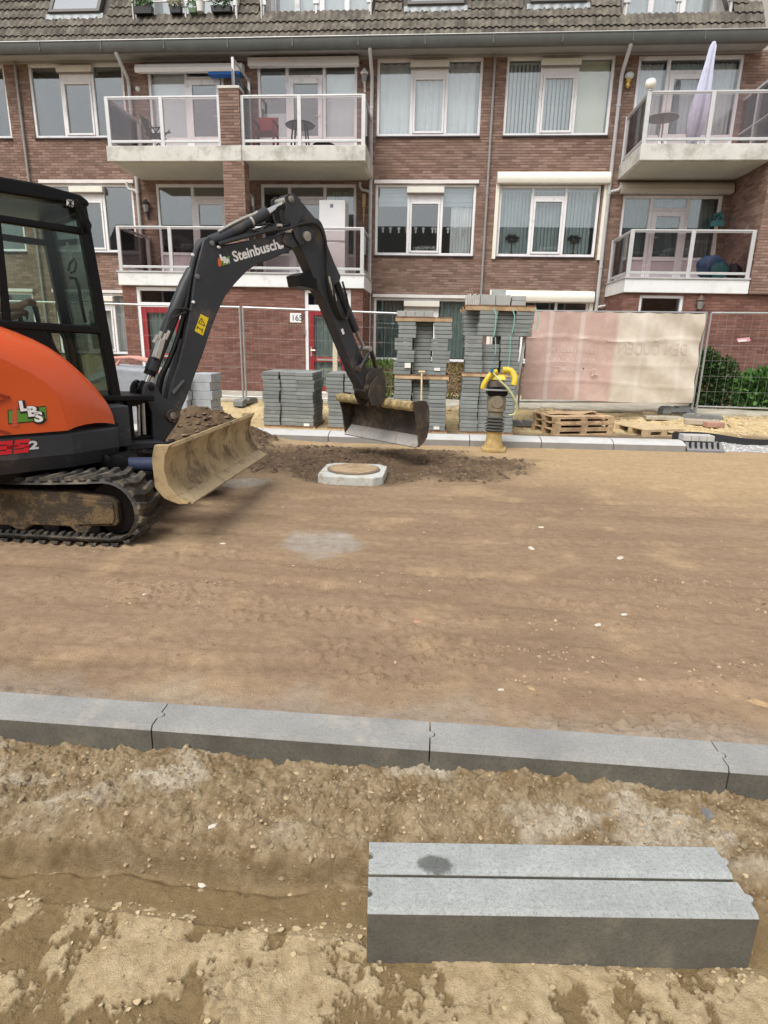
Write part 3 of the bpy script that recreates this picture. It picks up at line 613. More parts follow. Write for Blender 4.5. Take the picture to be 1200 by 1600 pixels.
# ---- eaves: soffit board, gutter, rain pipes
ZINC=M('gutter_zinc',(.10,.107,.10),.5,.12,3,.1,40,metal=.2);SOF=M('eaves_board',(.31,.30,.29),.7,.06,3,0)
s=MB();s.box(XL,7.15,16.62,D+.02,8.035,8.075);s.box(XL,7.15,D-.03,D-.001,7.985,8.03);s.build('eaves_board',SOF,BLD)
prof=[(16.56,8.20),(16.56,8.00),(16.50,7.955),(16.42,7.96),(16.375,8.02),(16.37,8.17),(16.355,8.185),(16.38,8.185),(16.385,8.03),(16.43,7.975),(16.50,7.975),(16.545,8.01),(16.545,8.20)]
s=MB();s.prism([(XL,y,z) for y,z in prof],(7.2-XL,0,0));gt=s.build('gutter',ZINC,BLD,smooth=True)
s=MB();s.tube([(XL,16.362,8.18),(7.2,16.362,8.18)],.012,6);s.build('gutter_bead',M('zinc_bright',(.5,.52,.53),.4,.05,3,0,metal=.6),gt)
for x in np.arange(-13,7,1.55):
    s=MB();s.box(x-.012,x+.012,16.355,16.372,7.99,8.17);s.build('gutter_bracket',ZINC,gt)
PIP=M('pipe_grey',(.50,.50,.50),.55,.08,2,.05,30,dirt=(.32,.31,.30),damt=.15,dscale=5);PIPD=M('pipe_dark',(.27,.265,.26),.6,.08,2,.05,30)
def pipe(x,mat,r,z0,swan=True):
    s=MB();pt=[(x,16.46,7.97),(x,16.47,7.93),(x,D-.14,7.62),(x,D-.085,7.50),(x,D-.085,z0)] if swan else [(x,D-.06,8.03),(x,D-.06,z0)]
    s.tube(pt,r,10);o=s.build('rain_pipe',mat,BLD,smooth=True)
    for z in (6.9,5.0,3.3,1.6):
        if z>z0: s=MB();s.lathe((x,D-.085 if swan else D-.06,z),[(r,0),(r+.008,.002),(r+.008,.05),(r,.052)],10);s.box(x-.01,x+.01,D-.05,D-.0005,z+.015,z+.035);s.build('pipe_bracket',mat,o)
    return o
for x in (-8.03,-1.885,4.03): 
    o=pipe(x,PIP,.045,.05)
    for z in (5.05,2.35):
        sx=1 if x>0 else -1
        s=MB();s.tube([(x,D-.085,z),(x+.12*sx,D-.085,z+.03),(x+.22*sx,D-.085,z+.05),(x+.27*sx,D-.085,z+.12),(x+.27*sx,D-.085,z+.22)],.035,8);s.build('branch_pipe',PIP,o,smooth=True)
for x in (-11.0,1.055): pipe(x,PIPD,.032,.05,False)
# awnings over the upper balconies
AW=M('awning_white',(.76,.75,.73),.4,.04,3,0)
s=MB();s.box(-4.93,-2.20,D-.22,D-.03,7.80,7.98);s.build('awning_case',AW,BLD,bevel=.02)
s=MB();s.prism([(-7.75,y,z) for y,z in [(D-.03,7.72),(D-.30,7.66),(D-.33,7.74),(D-.28,7.84),(D-.03,7.88)]],(2.70,0,.0));aw=s.build('awning_case',AW,BLD,bevel=.01)
s=MB();s.box(-5.9,-5.12,D-.29,D-.05,7.60,7.655);s.build('awning_cloth',M('awning_blue',(.02,.12,.42),.8,.1,10,0),aw)
# ---- roof: tiles, gutter edge, roof windows, roof terraces
TH=R(60);RP=np.array([0,16.50,8.13]);RU=np.array([0,math.cos(TH),math.sin(TH)]);RN=np.array([0,-math.sin(TH),math.cos(TH)])
def rp(x,t,n=0): return RP+np.array([x,0,0])+RU*t+RN*n
def xr_edge(t): return 7.05-.40*t
TILE=M('roof_tile',(.115,.099,.080),.9,.25,5,.35,70,island=.28,dirt=(.20,.185,.14),damt=.22,dscale=5)
LICH=M('lichen',(.42,.38,.22),.95,.3,20,.3,80)
TERR=[(-7.68,-5.15,.80),(-4.52,-1.93,.80),(3.90,6.22,.62)]
SKY_=[(-9.88,-8.57,.97),(-1.06,.26,.97),(1.78,3.05,.97)]
TWd,GA,TL=.312,.285,.36
def tile_mesh():
    mb=MB();top=[];bot=[]
    n=14
    for r_,(t,lift) in enumerate(((0,.040),(TL,.0))):
        row=[];rowb=[]
        for i in range(n+1):
            x=i/n*(TWd+.012);ph=(x/(TWd/2))%1.0;z=.034*(math.sin(ph*2*math.pi)*.5+.5)**.8
            row.append((x,t,z+lift+.014));rowb.append((x,t,z+lift))
        top.append(row);bot.append(rowb)
    def g(q): p=RU*q[1]+RN*q[2];return (q[0],p[1],p[2])
    mb.grid([[g(q) for q in r_] for r_ in top]);mb.grid([[g(q) for q in top[0]],[g(q) for q in bot[0]]])
    return mb.mesh('tile',TILE)
tm=tile_mesh();RF=MB();RF.prism([rp(XL,-.02,-.02),rp(7.05,-.02,-.02),rp(xr_edge(3.2),3.2,-.02),rp(XL,3.2,-.02)],-RN*.01)
# roof board is cut in strips so the terraces stay open
RF=MB();cuts=[XL]+[c for t in TERR for c in t[:2]]+[6.9]
for i in range(0,len(cuts),2): RF.prism([rp(cuts[i],-.02,-.03),rp(cuts[i+1],-.02,-.03),rp(min(cuts[i+1],xr_edge(3.)),3.,-.03),rp(cuts[i],3.,-.03)],-RN*.05)
for a,b,t in TERR: RF.prism([rp(a,-.02,-.03),rp(b,-.02,-.03),rp(b,t,-.03),rp(a,t,-.03)],-RN*.05)
ROOF=RF.build('roof',M('roof_board',(.10,.09,.08),.9,.1,4,0),BLD)
cells=[]
for j in range(0,10):
    t=j*GA-.02
    for i in range(int((7.0-XL)/TWd)+1):
        x=XL+i*TWd
        if x+TWd>xr_edge(t)+.15: continue
        c=x+TWd/2;skip=False
        for a,b,tt in TERR:
            if a-.02<c<b+.02 and t>tt-.2: skip=True
        for a,b,tt in SKY_:
            if a-.08<c<b+.08 and tt-.20<t<tt+1.15: skip=True
        if not skip: cells.append((t,x))
cells.sort(key=lambda q:(q[0],abs(q[1]+2)));
vis=[c for c in cells if c[1]>-11.9 and c[0]<1.75];rest=[c for c in cells if c not in set(vis[:300])]
rn=random.Random(4)
for t,x in vis[:300]: inst('tile',tm,rp(x,t+rn.uniform(-.006,.006),rn.uniform(0,.004)),(0,rn.uniform(-.008,.008),0),ROOF)
mb=MB();tv=[np.array(v.co) for v in tm.vertices];tf=[tuple(p.vertices) for p in tm.polygons]
for t,x in rest: o_=rp(x,t);mb.add([v+o_ for v in tv],tf)
o=mb.build('tile_field',TILE,ROOF);o['kind']='stuff'
# lichen-covered top edges of the terrace parapets
LEAD=M('lead_flashing',(.24,.26,.27),.5,.15,12,.2,40,metal=.2);RWF=M('roof_window_frame',(.085,.08,.075),.5,.1,4,0)
RGL=glass('roof_glass',(.5,.55,.55),.55,.0,.4)
for a,b,t in SKY_:
    s=MB()
    for p,q in (((a,t),(b,t)),((a,t+1.1),(b,t+1.1))): s.obox((rp(p[0],p[1],.07)+rp(q[0],q[1],.07))/2,(1,0,0),RU,RN,(b-a)/2,.045,.06)
    for x in (a+.045,b-.045): s.obox(rp(x,t+.55,.07),(1,0,0),RU,RN,.045,.505,.06)
    o=s.build('roof_window',RWF,BLD,bevel=.008);s=MB();s.obox(rp((a+b)/2,t+.55,.10),(1,0,0),RU,RN,(b-a)/2-.09,.505,.008);s.build('pane',RGL,o)
    s=MB();g=[]
    for k in range(33):
        x=a-.08+(b-a+.16)*k/32;g.append((rp(x,t-.045,.075),rp(x,t-.19,.055+.018*math.sin(k*1.25)),rp(x,t-.20,.03+.018*math.sin(k*1.25))))
    s.grid([[q[i] for q in g] for i in range(3)]);s.build('flashing',LEAD,o,smooth=True)
TW_=M('terrace_wall',(.55,.53,.50),.8,.1,3,.1,40)
for k,(a,b,t) in enumerate(TERR):
    zt=rp(0,t)[2];yb=rp(0,2.2)[1]+.15;s=MB();s.box(a,b,rp(0,t)[1]+.02,yb,zt-.55,zt-.5);s.box(a-.03,a,16.8,yb,zt-.5,11.);s.box(b,b+.03,16.8,yb,zt-.5,11.)
    o=s.build('roof_terrace',TW_,BLD)
    s=MB();nx=4 if k<2 else 3;xs_=np.linspace(a+.05,b-.05,nx+1);bars(s,a,b,zt-.48,11.,.09,yb-.1,yb)
    for x in xs_[1:-1]: s.box(x-.06,x+.06,yb-.097,yb-.003,zt-.39,10.9)
    s.build('terrace_window',WF,o)
    for i in range(nx): pane(o,xs_[i]+.05,xs_[i+1]-.05,zt-.42,10.95,yb-.05)
    s=MB();s.grid([[(a+.1+(b-a-.2)*i/40,yb+.06+.02*math.sin(i*1.3),z) for i in range(41)] for z in (zt-.4,10.9)]);s.build('terrace_curtain',CURT3,o)
    yr_=rp(0,t)[1]-.02
    s=MB();s.tube([(a-.05,yr_,zt+.42),(b+.05,yr_,zt+.42)],.022,6);rl=s.build('terrace_rail',ALUD if k else M('rail_rust',(.32,.17,.12),.6,.2,5,0),o,smooth=True)
    if k==0: s=MB();s.tube([(a-.05,yr_,zt+.34),(b+.05,yr_,zt+.34)],.02,6);s.build('terrace_rail',ALU,o,smooth=True)
    for x in (a+.02,(a+b)/2,b-.02): s=MB();s.box(x-.02,x+.02,yr_-.02,yr_+.02,zt-.05,zt+.43);s.box(x-.07,x+.07,yr_-.04,yr_+.04,zt+.22,zt+.31);s.build('rail_bracket',ALU,rl)

# ---- terrace of houses across the street (behind the camera; it shows in the window panes)
OPP=empty('terraced_house_row',(0,-13,0),'row of brick terraced houses with a dark tiled roof, mirrored in the window panes','building')
s=MB();s.box(-26,24,-21,-13,-.3,5.6);s.build('wall',M('opposite_brick',(.24,.14,.10),.9,.15,2,.1,20),OPP)
s=MB();s.prism([(-26.3,-12.6,5.45),(-26.3,-17.,10.0),(-26.3,-21.4,5.45)],(50.6,0,0));s.build('roof',M('opposite_tiles',(.035,.032,.03),.8,.2,3,.3,12),OPP)
for k in range(11):
    x=-24+k*4.4
    for z0,z1 in ((.9,2.4),(3.3,4.8)):
        s=MB();bars(s,x,x+2.2,z0,z1,.1,-13.,-12.93);s.box(x+1.05,x+1.15,-13.,-12.935,z0+.1,z1-.1);o=s.build('window',WF,OPP);s=MB();s.box(x+.1,x+2.1,-12.99,-12.97,z0+.1,z1-.1);s.build('pane',M('opposite_glass',(.03,.035,.04),.1,0,1,0),o)
    if k%2: s=MB();s.box(x+.2,x+1.7,-16.,-13.2,6.0,8.1);o=s.build('dormer',M('dormer_white',(.6,.6,.6),.6,.05,2,0),OPP);s=MB();s.box(x+.4,x+1.5,-13.2,-13.17,6.4,7.9);s.build('pane',MT['opposite_glass'],o)
# ================================================================ EXCAVATOR
PSI=R(48);OX=np.array([-2.9,4.65,0.]);UU=np.array([math.cos(PSI),math.sin(PSI),0]);VV=np.array([-math.sin(PSI),math.cos(PSI),0]);ZZ=np.array([0,0,1.])
def H(u,v,z): return OX+UU*u+VV*v+ZZ*z                          # house frame: forward, left, up
def hv(px,py,v): d=ray(px,py);t=((OX+VV*v-CP)@VV)/(d@VV);X=CP+d*t-OX;return (float(X@UU),v,float(X[2]))   # pixel on a plane parallel to the boom
def PV(px,py,v): return H(*hv(px,py,v))
EX=empty('excavator',OX,'orange and dark grey tracked mini excavator with its arm raised over the manhole','excavator')
GREY=M('paint_charcoal',(.036,.039,.046),.45,.15,3,.08,60,spec=.35,dirt=(.12,.10,.08),damt=.12,dscale=3)
BLK=M('cab_black',(.005,.005,.006),.42,.1,5,.04,60,spec=.22)
RUB=M('rubber',(.038,.037,.035),.75,.2,10,.3,90,dirt=(.17,.14,.10),damt=.30,dscale=9)
ORG=M('paint_orange',(.64,.085,.012),.33,.04,2,.02,40,coat=.35,dirt=(.50,.12,.045),damt=.06,dscale=2)
MUD=M('muddy_steel',(.25,.165,.075),.85,.4,9,.8,45,bd=.02,dirt=(.055,.04,.025),damt=.52,dscale=9)
TAN=M('blade_mud',(.40,.30,.16),.75,.2,4,.35,60,bd=.006,dirt=(.17,.12,.07),damt=.30,dscale=5)
STEEL=M('worn_steel',(.36,.34,.31),.42,.15,4,.15,40,metal=.55,dirt=(.20,.16,.11),damt=.30,dscale=6)
BUCK=M('bucket_steel',(.055,.042,.032),.7,.3,5,.3,50,dirt=(.17,.12,.07),damt=.25,dscale=5)
PINM=M('pin_grey',(.16,.155,.15),.5,.1,5,0)
CHR=M('chrome_rod',(.75,.75,.74),.18,.03,5,0,metal=1)
HOSE=M('hose_black',(.012,.012,.013),.45,.1,10,.1,60)
GLC=glass('cab_glass',(.84,.90,.86),.015,.0,.15)
FIT=M('fitting_zinc',(.55,.54,.50),.35,.1,20,.05,80,metal=.7)
def stad(x0,x1,zc,r,n=14,dz=0):
    # closed loop of a track in the xz plane, front end at x1; the top run sags a little
    p=[]
    for i in range(n+1): a=-math.pi/2+math.pi*i/n;p.append((x1-r+r*math.cos(a),zc+r*math.sin(a)))
    L=12
    for i in range(1,L): f=i/L;p.append((x1-r+(x0-x1+2*r)*f,zc+r-.035*math.sin(f*math.pi)))
    for i in range(n+1): a=math.pi/2+math.pi*i/n;p.append((x0+r+r*math.cos(a),zc+r*math.sin(a)))
    for i in range(1,L): f=i/L;p.append((x0+r+(x1-x0-2*r)*f,zc-r))
    return p
def path_pts(p,step):
    p=[np.array(q) for q in p]+[np.array(p[0])];out=[];acc=0
    for a,b in zip(p[:-1],p[1:]):
        L=np.linalg.norm(b-a);
        while acc<L: out.append((a+(b-a)*acc/L,(b-a)/L));acc+=step
        acc-=L
    return out
for yo in (3.80,5.18):
    x0,x1=-3.98,-1.955;yw=.32;o_=stad(x0+.02,x1-.02,.245,.225);i_=stad(x0+.045,x1-.045,.245,.20)
    mb=MB();n=len(o_);P=[]
    for (a,b) in ((o_,yo+.02),(o_,yo+yw-.02),(i_,yo+yw),(i_,yo)): P.append([(q[0],b,q[1]) for q in a])
    P.append(P[0]);mb.grid(P,True);tr=mb.build('track',RUB,EX,smooth=True)
    lg=MB();prof=[(-.028,0),(-.018,.024),(.018,.024),(.028,0)]
    # one chevron lug: two slanted bars
    for s_,y0,y1 in ((1,0.,.50),(-1,.50,1.)):
        k=.035
        a=[(p[0]+(k if s_>0 else -0.0),y0*yw,p[1]) for p in prof];b=[(p[0]+(0 if s_>0 else k),y1*yw,p[1]) for p in prof]
        lg.add(a+b,[(0,1,5,4),(1,2,6,5),(2,3,7,6),(0,3,2,1),(4,5,6,7)])
    lm=lg.mesh('tread_lug',RUB)
    for c,t in path_pts(o_,.092):
        ang=math.atan2(t[1],t[0]);ob=inst('tread_lug',lm,(c[0],yo,c[1]),(0,-ang,0),tr)
        # local z must point outwards (to the right of travel)
        ob.rotation_euler=(math.pi,-ang,0);ob.location=(c[0]-OX[0],yo+yw-OX[1],c[1])
    # guide teeth inside the lower run
    for k in range(30):
        x=x0+.28+k*.056
        if x<x1-.28: s=MB();s.box(x,x+.026,yo+.03,yo+.09,.045,.068);s.build('guide_tooth',RUB,tr)
    s=MB();a=[(-3.75,.16),(-3.70,.10),(-2.95,.10),(-2.90,.07),(-2.83,.07),(-2.78,.11),(-2.50,.11),(-2.46,.065),(-2.38,.065),(-2.34,.12),(-2.16,.13),(-2.14,.17),(-2.14,.30),(-2.18,.335),(-2.48,.36),(-3.75,.36)]
    s.prism([(p[0],yo+.045,p[1]) for p in a],(0,.23,0));s.build('track_frame',MUD,EX,bevel=.015)
    s=MB();s.prism([(-2.44,yo+.033,.13),(-2.18,yo+.033,.15),(-2.16,yo+.033,.20),(-2.17,yo+.033,.30),(-2.44,yo+.033,.32)],(0,.02,0));s.build('track_frame_plate',MUD,EX,bevel=.008)
    s=MB();s.lathe((-2.19,yo+.09,.245),[(.05,0),(.18,.01),(.185,.06),(.15,.08),(.185,.10),(.18,.14),(.05,.15)],24,(0,1,0));s.build('idler_wheel',BLK,EX,smooth=True)
    s=MB();s.lathe((-3.74,yo+.06,.245),[(.05,0),(.18,.01),(.185,.19),(.05,.2)],20,(0,1,0));s.build('sprocket',MUD,EX,smooth=True)
    for x in (-3.35,-3.0,-2.65,-2.35): s=MB();s.lathe((x,yo+.05,.105),[(.03,0),(.06,.01),(.06,.20),(.03,.21)],12,(0,1,0));s.build('roller',BLK,EX,smooth=True)
# car body between the tracks, slew ring
s=MB();s.box(-3.45,-2.35,4.12,5.18,.20,.44);s.prism([(-2.36,4.3,.22),(-2.36,5.0,.22),(-2.15,4.85,.25),(-2.15,4.45,.25)],(0,0,.16));s.build('car_body',BLK,EX,bevel=.02)
s=MB();s.lathe((OX[0],OX[1],.44),[(.42,0),(.42,.05),(.36,.055),(.36,.10)],28);s.build('slew_ring',BLK,EX,smooth=True)
# dozer blade, its arms and ram
bp=[(-1.735,.69),(-1.765,.675),(-1.79,.62),(-1.80,.55),(-1.79,.47),(-1.755,.40),(-1.70,.352),(-1.635,.325)]
bq=[(-1.655,.318),(-1.73,.335),(-1.80,.38),(-1.84,.46),(-1.85,.55),(-1.835,.64),(-1.79,.70),(-1.745,.712)]
s=MB();s.prism([(x,3.86,z) for x,z in bp+bq],(0,1.88,0));bl=s.build('dozer_blade',TAN,EX,smooth=True)
for y in (3.835,5.725):
    s=MB();e=[(-1.73,.715),(-1.84,.71),(-1.865,.62),(-1.86,.42),(-1.80,.345),(-1.70,.31),(-1.64,.315),(-1.70,.36),(-1.765,.44),(-1.785,.55),(-1.77,.64)];s.prism([(x,y,z) for x,z in e],(0,.04,0));s.build('blade_end_plate',TAN,bl,bevel=.006)
s=MB();s.obox((-1.66,4.8,.334),(.92,0,-.39),(0,1,0),(.39,0,.92),.05,.93,.008);s.build('cutting_edge',M('blade_edge',(.36,.28,.17),.6,.2,6,.3,60,dirt=(.22,.16,.10),damt=.3,dscale=6),bl)
for y in (4.28,5.0): s=MB();s.bar((-2.45,y,.30),(-1.84,y,.40),.07,.13);s.build('blade_arm',BLK,EX,bevel=.012)
s=MB();s.tube([(-2.30,4.30,.475),(-1.98,4.22,.50)],.052,14);s.tube([(-2.0,4.224,.50),(-1.93,4.21,.505)],.058,14);br=s.build('blade_ram',M('ram_blue',(.035,.045,.085),.4,.1,6,.05,50),EX,smooth=True)
s=MB();s.tube([(-1.94,4.21,.505),(-1.84,4.20,.51)],.026,10);s.build('ram_rod',CHR,br,smooth=True)
s=MB();s.lathe((-2.32,4.22,.475),[(.05,0),(.085,.01),(.085,.19),(.05,.2)],16,(0,1,0));s.lathe((-2.43,4.22,.49),[(.05,0),(.07,.01),(.07,.19),(.05,.2)],16,(0,1,0));s.build('ram_mount',BLK,EX,smooth=True)
for k in range(3):
    s=MB();s.tube([(-2.45,4.35+.05*k,.38),(-2.3,4.3+.05*k,.40),(-2.15,4.27+.05*k,.37),(-1.98,4.30+.04*k,.43),(-1.93,4.42,.47)],.014,7);s.build('blade_hose',HOSE,EX,smooth=True)
# ---- house skirt
def ring(pts,z): return [H(p[0],p[1],z) for p in pts]
pl=[(-.95,-.55),(-.86,-.70),(-.74,-.73),(-.22,-.73),(.13,-.63),(.16,-.52),(.16,.70),(-.74,.73),(-.95,.55)]
pli=[(p[0]*.97-.01,p[1]*.94) for p in pl]
s=MB();s.grid([ring(pli,.50),ring(pl,.60),ring(pl,.735),ring([(p[0],p[1]*.985) for p in pl],.75)],True);s.f.append(tuple(range(len(pl)-1,-1,-1)));n=len(pl);s.f.append(tuple(3*n+i for i in range(n)));s.build('skirt',GREY,EX)
s=MB();s.grid([ring([(p[0]*.9-.02,p[1]*.85) for p in pl],.44),ring([(p[0]*.93-.02,p[1]*.9) for p in pl],.505)],True);s.build('under_plate',BLK,EX)
# ---- orange hood
A_=[(-.93,1.33),(-.80,1.315),(-.58,1.247),(-.44,1.165),(-.33,1.075),(-.275,.985),(-.250,.87),(-.240,.765)]
B_=[(-.96,1.52),(-.80,1.50),(-.533,1.43),(-.247,1.296),(-.048,1.113),(.06,.965),(.108,.86),(.125,.765)]
rows=[]
bot=[(p[0],.765) for p in A_]
for f in (0,.5,1): rows.append([H(p[0],-.735 if f>0 else -.737,p[1]*f+.765*(1-f)) for p in A_])
for f,bul in ((.12,.018),(.3,.028),(.5,.03),(.7,.024),(.88,.012),(1,0)):
    rows.append([H(a[0]+(b[0]-a[0])*f+bul*.5,-.735+(.135)*f**1.2,a[1]+(b[1]-a[1])*f+bul) for a,b in zip(A_,B_)])
rows.append([H(b[0]+.012,-.50,b[1]+.018) for b in B_]);rows.append([H(b[0]+.018,-.34,b[1]+.024) for b in B_]);rows.append([H(b[0]+.018,-.225,b[1]+.02) for b in B_]);rows.append([H(b[0],-.22,.765) for b in B_])
def fine(rows,k=3):
    out=[]
    for r_ in rows:
        q=[]
        for i in range(len(r_)-1):
            p0=r_[max(i-1,0)];p1=r_[i];p2=r_[i+1];p3=r_[min(i+2,len(r_)-1)]
            for j in range(k):
                t=j/k;q.append(.5*((2*p1)+(-p0+p2)*t+(2*p0-5*p1+4*p2-p3)*t*t+(-p0+3*p1-3*p2+p3)*t**3))
        q.append(r_[-1]);out.append(q)
    return out
s=MB();s.grid(fine(rows));hood=s.build('hood',ORG,EX,smooth=True)
s=MB();s.prism([H(p[0],-.737,p[1]) for p in A_]+[H(-.93,-.737,.765)],VV*.01);s.build('hood_side_sheet',ORG,hood)
s=MB();s.grid([ring([(p[0]+.004,p[1]*1.006) for p in pl],.752),ring([(p[0]+.004,p[1]*1.006) for p in pl],.764)],True);s.build('skirt_seam',BLK,EX)
# recess lines on the hood side: crease shade laid on as darker orange bars
s=MB()
for a,b in (((-.70,1.06),(-.565,1.005)),((-.565,1.005),(-.70,.955)),((-.72,.83),(-.59,.775))): s.bar(H(a[0],-.739,a[1]),H(b[0],-.739,b[1]),.014,.016,VV)
s.build('hood_crease',M('orange_crease_shade',(.30,.035,.008),.4,.04,2,0),hood)
# decal on the hood: green field, red tower, white letters with black edges
def onside(px,py,v=-.7385): return np.array(PV(px,py,v))
DG=M('decal_green',(.10,.27,.035),.5,.05,5,0);DW=M('decal_white',(.85,.85,.85),.5,.02,5,0);DKK=M('decal_black',(.01,.01,.01),.5,0,5,0);DR=M('decal_red',(.50,.035,.012),.5,.05,5,0)
s=MB();s.prism([onside(*p) for p in [(12,641),(72,634),(73,657),(13,663)]],-VV*.0012);dc=s.build('decal_field',DKK,hood)
s=MB();s.prism([onside(*p,-.7400) for p in [(13.5,642),(71.5,635.5),(72,655.5),(14,661.5)]],-VV*.001);s.build('decal_green',DG,dc)
s=MB()
for k in range(6):
    w_=3.2+.35*k;y=634+k*5.6;s.prism([onside(23-w_,y,-.7412),onside(23+w_,y-.5,-.7412),onside(23+w_,y+4.6,-.7412),onside(23-w_,y+5,-.7412)],-VV*.001)
s.build('decal_tower',M('decal_tower',(.56,.10,.045),.5,.05,5,0),dc)
for ch,px,py in (('L',31,642),('B',43.5,650.5),('S',54.5,659)):
    for mt_,dx,dv,bo in ((DKK,.006,-.7415,.012),(DW,0,-.7430,.004)):
        o_=onside(px,py,dv)+UU*dx-ZZ*dx;X_=onside(px+10,py-.9,dv)-onside(px,py,dv);link_mesh('decal_letter',text_mesh(ch,.088,mt_,frame4(o_,X_,ZZ),.0008,bo,sx=1.25),dc)
m_=frame4(onside(-16,696,-.7345),UU,ZZ)
o_=onside(-22,694,-.733);X_=UU
sk=empty  # (skirt lettering)
skp=[c for c in EX.children if c.name=='skirt'][0]
DRD=M('decal_bright_red',(.62,.012,.022),.5,0,1,0)
def blockdigit(u0,z0,w_,h_,segs):
    s=MB();t_=.024
    for g in segs:
        a={'t':(0,w_,h_-t_,h_),'m':(0,w_,h_/2-t_/2,h_/2+t_/2),'b':(0,w_,0,t_),'r1':(w_-t_*1.3,w_,h_/2,h_-t_),'r2':(w_-t_*1.3,w_,t_,h_/2),'l1':(0,t_*1.3,h_/2,h_-t_)}[g];k=.22
        s.prism([H(u0+x+z*k,-.7325,z0+z) for x,z in ((a[0],a[2]),(a[1],a[2]),(a[1],a[3]),(a[0],a[3]))],-VV*.001)
    s.build('model_number',DRD,skp)
q=hv(22,706,-.7325);blockdigit(q[0]-.005,q[2]-.012,.088,.088,('t','m','b','r2','l1'));blockdigit(q[0]-.105,q[2]-.012,.088,.088,('t','m','b','r1','r2'))
q=hv(46,702,-.7325);link_mesh('model_number',text_mesh('2',.075,M('decal_silver',(.6,.6,.62),.4,0,1,0),frame4(H(*q),UU,ZZ),.0008,.003,sx=1.5),skp)
# ---- cab
cv0,cv1=-.20,.68
def pil(name,a,b,w=.075,d=.07,v=None): 
    s=MB();s.bar(H(*a),H(*b),w,d,VV);return s.build(name,BLK,EX,bevel=.014)
ft,fb=hv(131,318,cv0),hv(186,628,cv0)
top_z=2.34;FT=(ft[0]-.02,top_z-.03);FBt=(fb[0]-.02,.86)
for v in (cv0,cv1):
    pil('cab_pillar',(FBt[0],v,FBt[1]),(FT[0]-.01,v,FT[1]+.0),.075,.085)
    pil('cab_pillar',(-.42,v,.80),(-.375,v,2.30),.05,.055);pil('cab_pillar',(-.86,v,.8),(-.84,v,2.28),.08,.07)
    pil('cab_rail',(-.86,v,1.475),(.235,v,1.435),.06,.075)
    pil('cab_rail',(-.84,v,2.155),(.19,v,2.13),.05,.055)
    pil('cab_sill',(-.86,v,.85),(FBt[0],v,.85),.07,.07)
pil('cab_rail',(.24,cv0,1.44),(.24,cv1,1.44),.05,.05);pil('cab_rail',(FT[0],cv0,2.28),(FT[0],cv1,2.28),.07,.08);pil('cab_sill',(FBt[0],cv0,.86),(FBt[0],cv1,.86),.07,.07)
s=MB();rp_=[(-.90,2.30),(-.90,2.37),(-.70,2.405),(-.1,2.40),(.17,2.37),(.225,2.335),(.225,2.30)];s.prism([H(u,cv0-.045,z) for u,z in rp_],VV*(cv1-cv0+.09));rf=s.build('cab_roof',BLK,EX,bevel=.03,seg=3)
q=[hv(*p,cv0-.047) for p in ((104,311),(115,313),(115,324),(104,321))];s=MB();s.prism([H(*p) for p in q],-VV*.003);st=s.build('roof_sticker',DW,rf)
s=MB();c=np.mean(q,axis=0)
for a,b in (((-.02,.022),(.02,-.022)),((.02,.022),(-.02,-.022)),((0,.024),(0,-.024))): s.bar(H(c[0]+a[0],cv0-.0515,c[2]+a[1]),H(c[0]+b[0],cv0-.0515,c[2]+b[1]),.007,.002,VV)
s.build('sticker_mark',DKK,st)
def cpane(pts,nm='cab_pane'):
    s=MB();s.prism([H(*p) for p in pts],VV*.006);return s.build(nm,GLC,EX)
for v in (cv0,cv1):
    cpane([(-.40,v,1.47),(.24,v,1.44),(.20,v,2.12),(-.38,v,2.15)]);cpane([(-.84,v,1.49),(-.42,v,1.47),(-.39,v,2.15),(-.84,v,2.16)])
    cpane([(-.40,v,.9),(FBt[0]-.03,v,.9),(.25,v,1.42),(-.40,v,1.46)]);cpane([(-.84,v,2.17),(.19,v,2.15),(.17,v,2.29),(-.84,v,2.29)])
s=MB();s.prism([H(FT[0]+.01,cv0+.04,2.26),H(FT[0]+.01,cv1-.04,2.26),H(FBt[0]+.01,cv1-.04,.9),H(FBt[0]+.01,cv0+.04,.9)],UU*.006);s.build('windscreen',GLC,EX)
s=MB();s.prism([H(-.88,v,z) for v,z in ((cv0,.8),(cv1,.8),(cv1,1.35),(cv0,1.35))],UU*.05);s.prism([H(-.9,cv0,.76),H(FBt[0]+.03,cv0,.76),H(FBt[0]+.03,cv1,.76),H(-.9,cv1,.76)],ZZ*.05);s.build('cab_floor',BLK,EX)
# dark console wedge between hood and window, seat, levers
s=MB();s.prism([H(u,cv0-.03,z) for u,z in ((-.88,1.30),(-.88,1.465),(-.20,1.445),(-.16,1.40),(.08,.95),(.10,.79),(-.3,.79))],VV*.02);s.build('cab_side_panel',BLK,EX,bevel=.006)
SEAT=M('seat_fabric',(.02,.02,.022),.9,.2,20,.3,80)
s=MB();s.prism([H(u,.05,z) for u,z in ((-.62,1.20),(-.60,1.30),(-.15,1.32),(-.12,1.22))],VV*.46);s.prism([H(u,.07,z) for u,z in ((-.74,1.25),(-.62,1.25),(-.70,1.85),(-.80,1.83))],VV*.42);s.prism([H(u,.12,z) for u,z in ((-.5,.81),(-.2,.81),(-.2,1.2),(-.5,1.2))],VV*.3);s.build('seat',SEAT,EX,bevel=.03,seg=3)
for v in (.02,.52):
    s=MB();s.prism([H(u,v,z) for u,z in ((-.5,1.35),(-.12,1.40),(-.06,1.44),(-.06,1.36),(-.2,.9),(-.4,.9))],VV*.10);s.build('console',BLK,EX,bevel=.015)
    s=MB();s.tube([H(-.12,v+.05,1.42),H(-.13,v+.05,1.50),H(-.14,v+.05,1.60)],[.012,.018,.02],8);s.build('joystick',HOSE,EX,smooth=True)
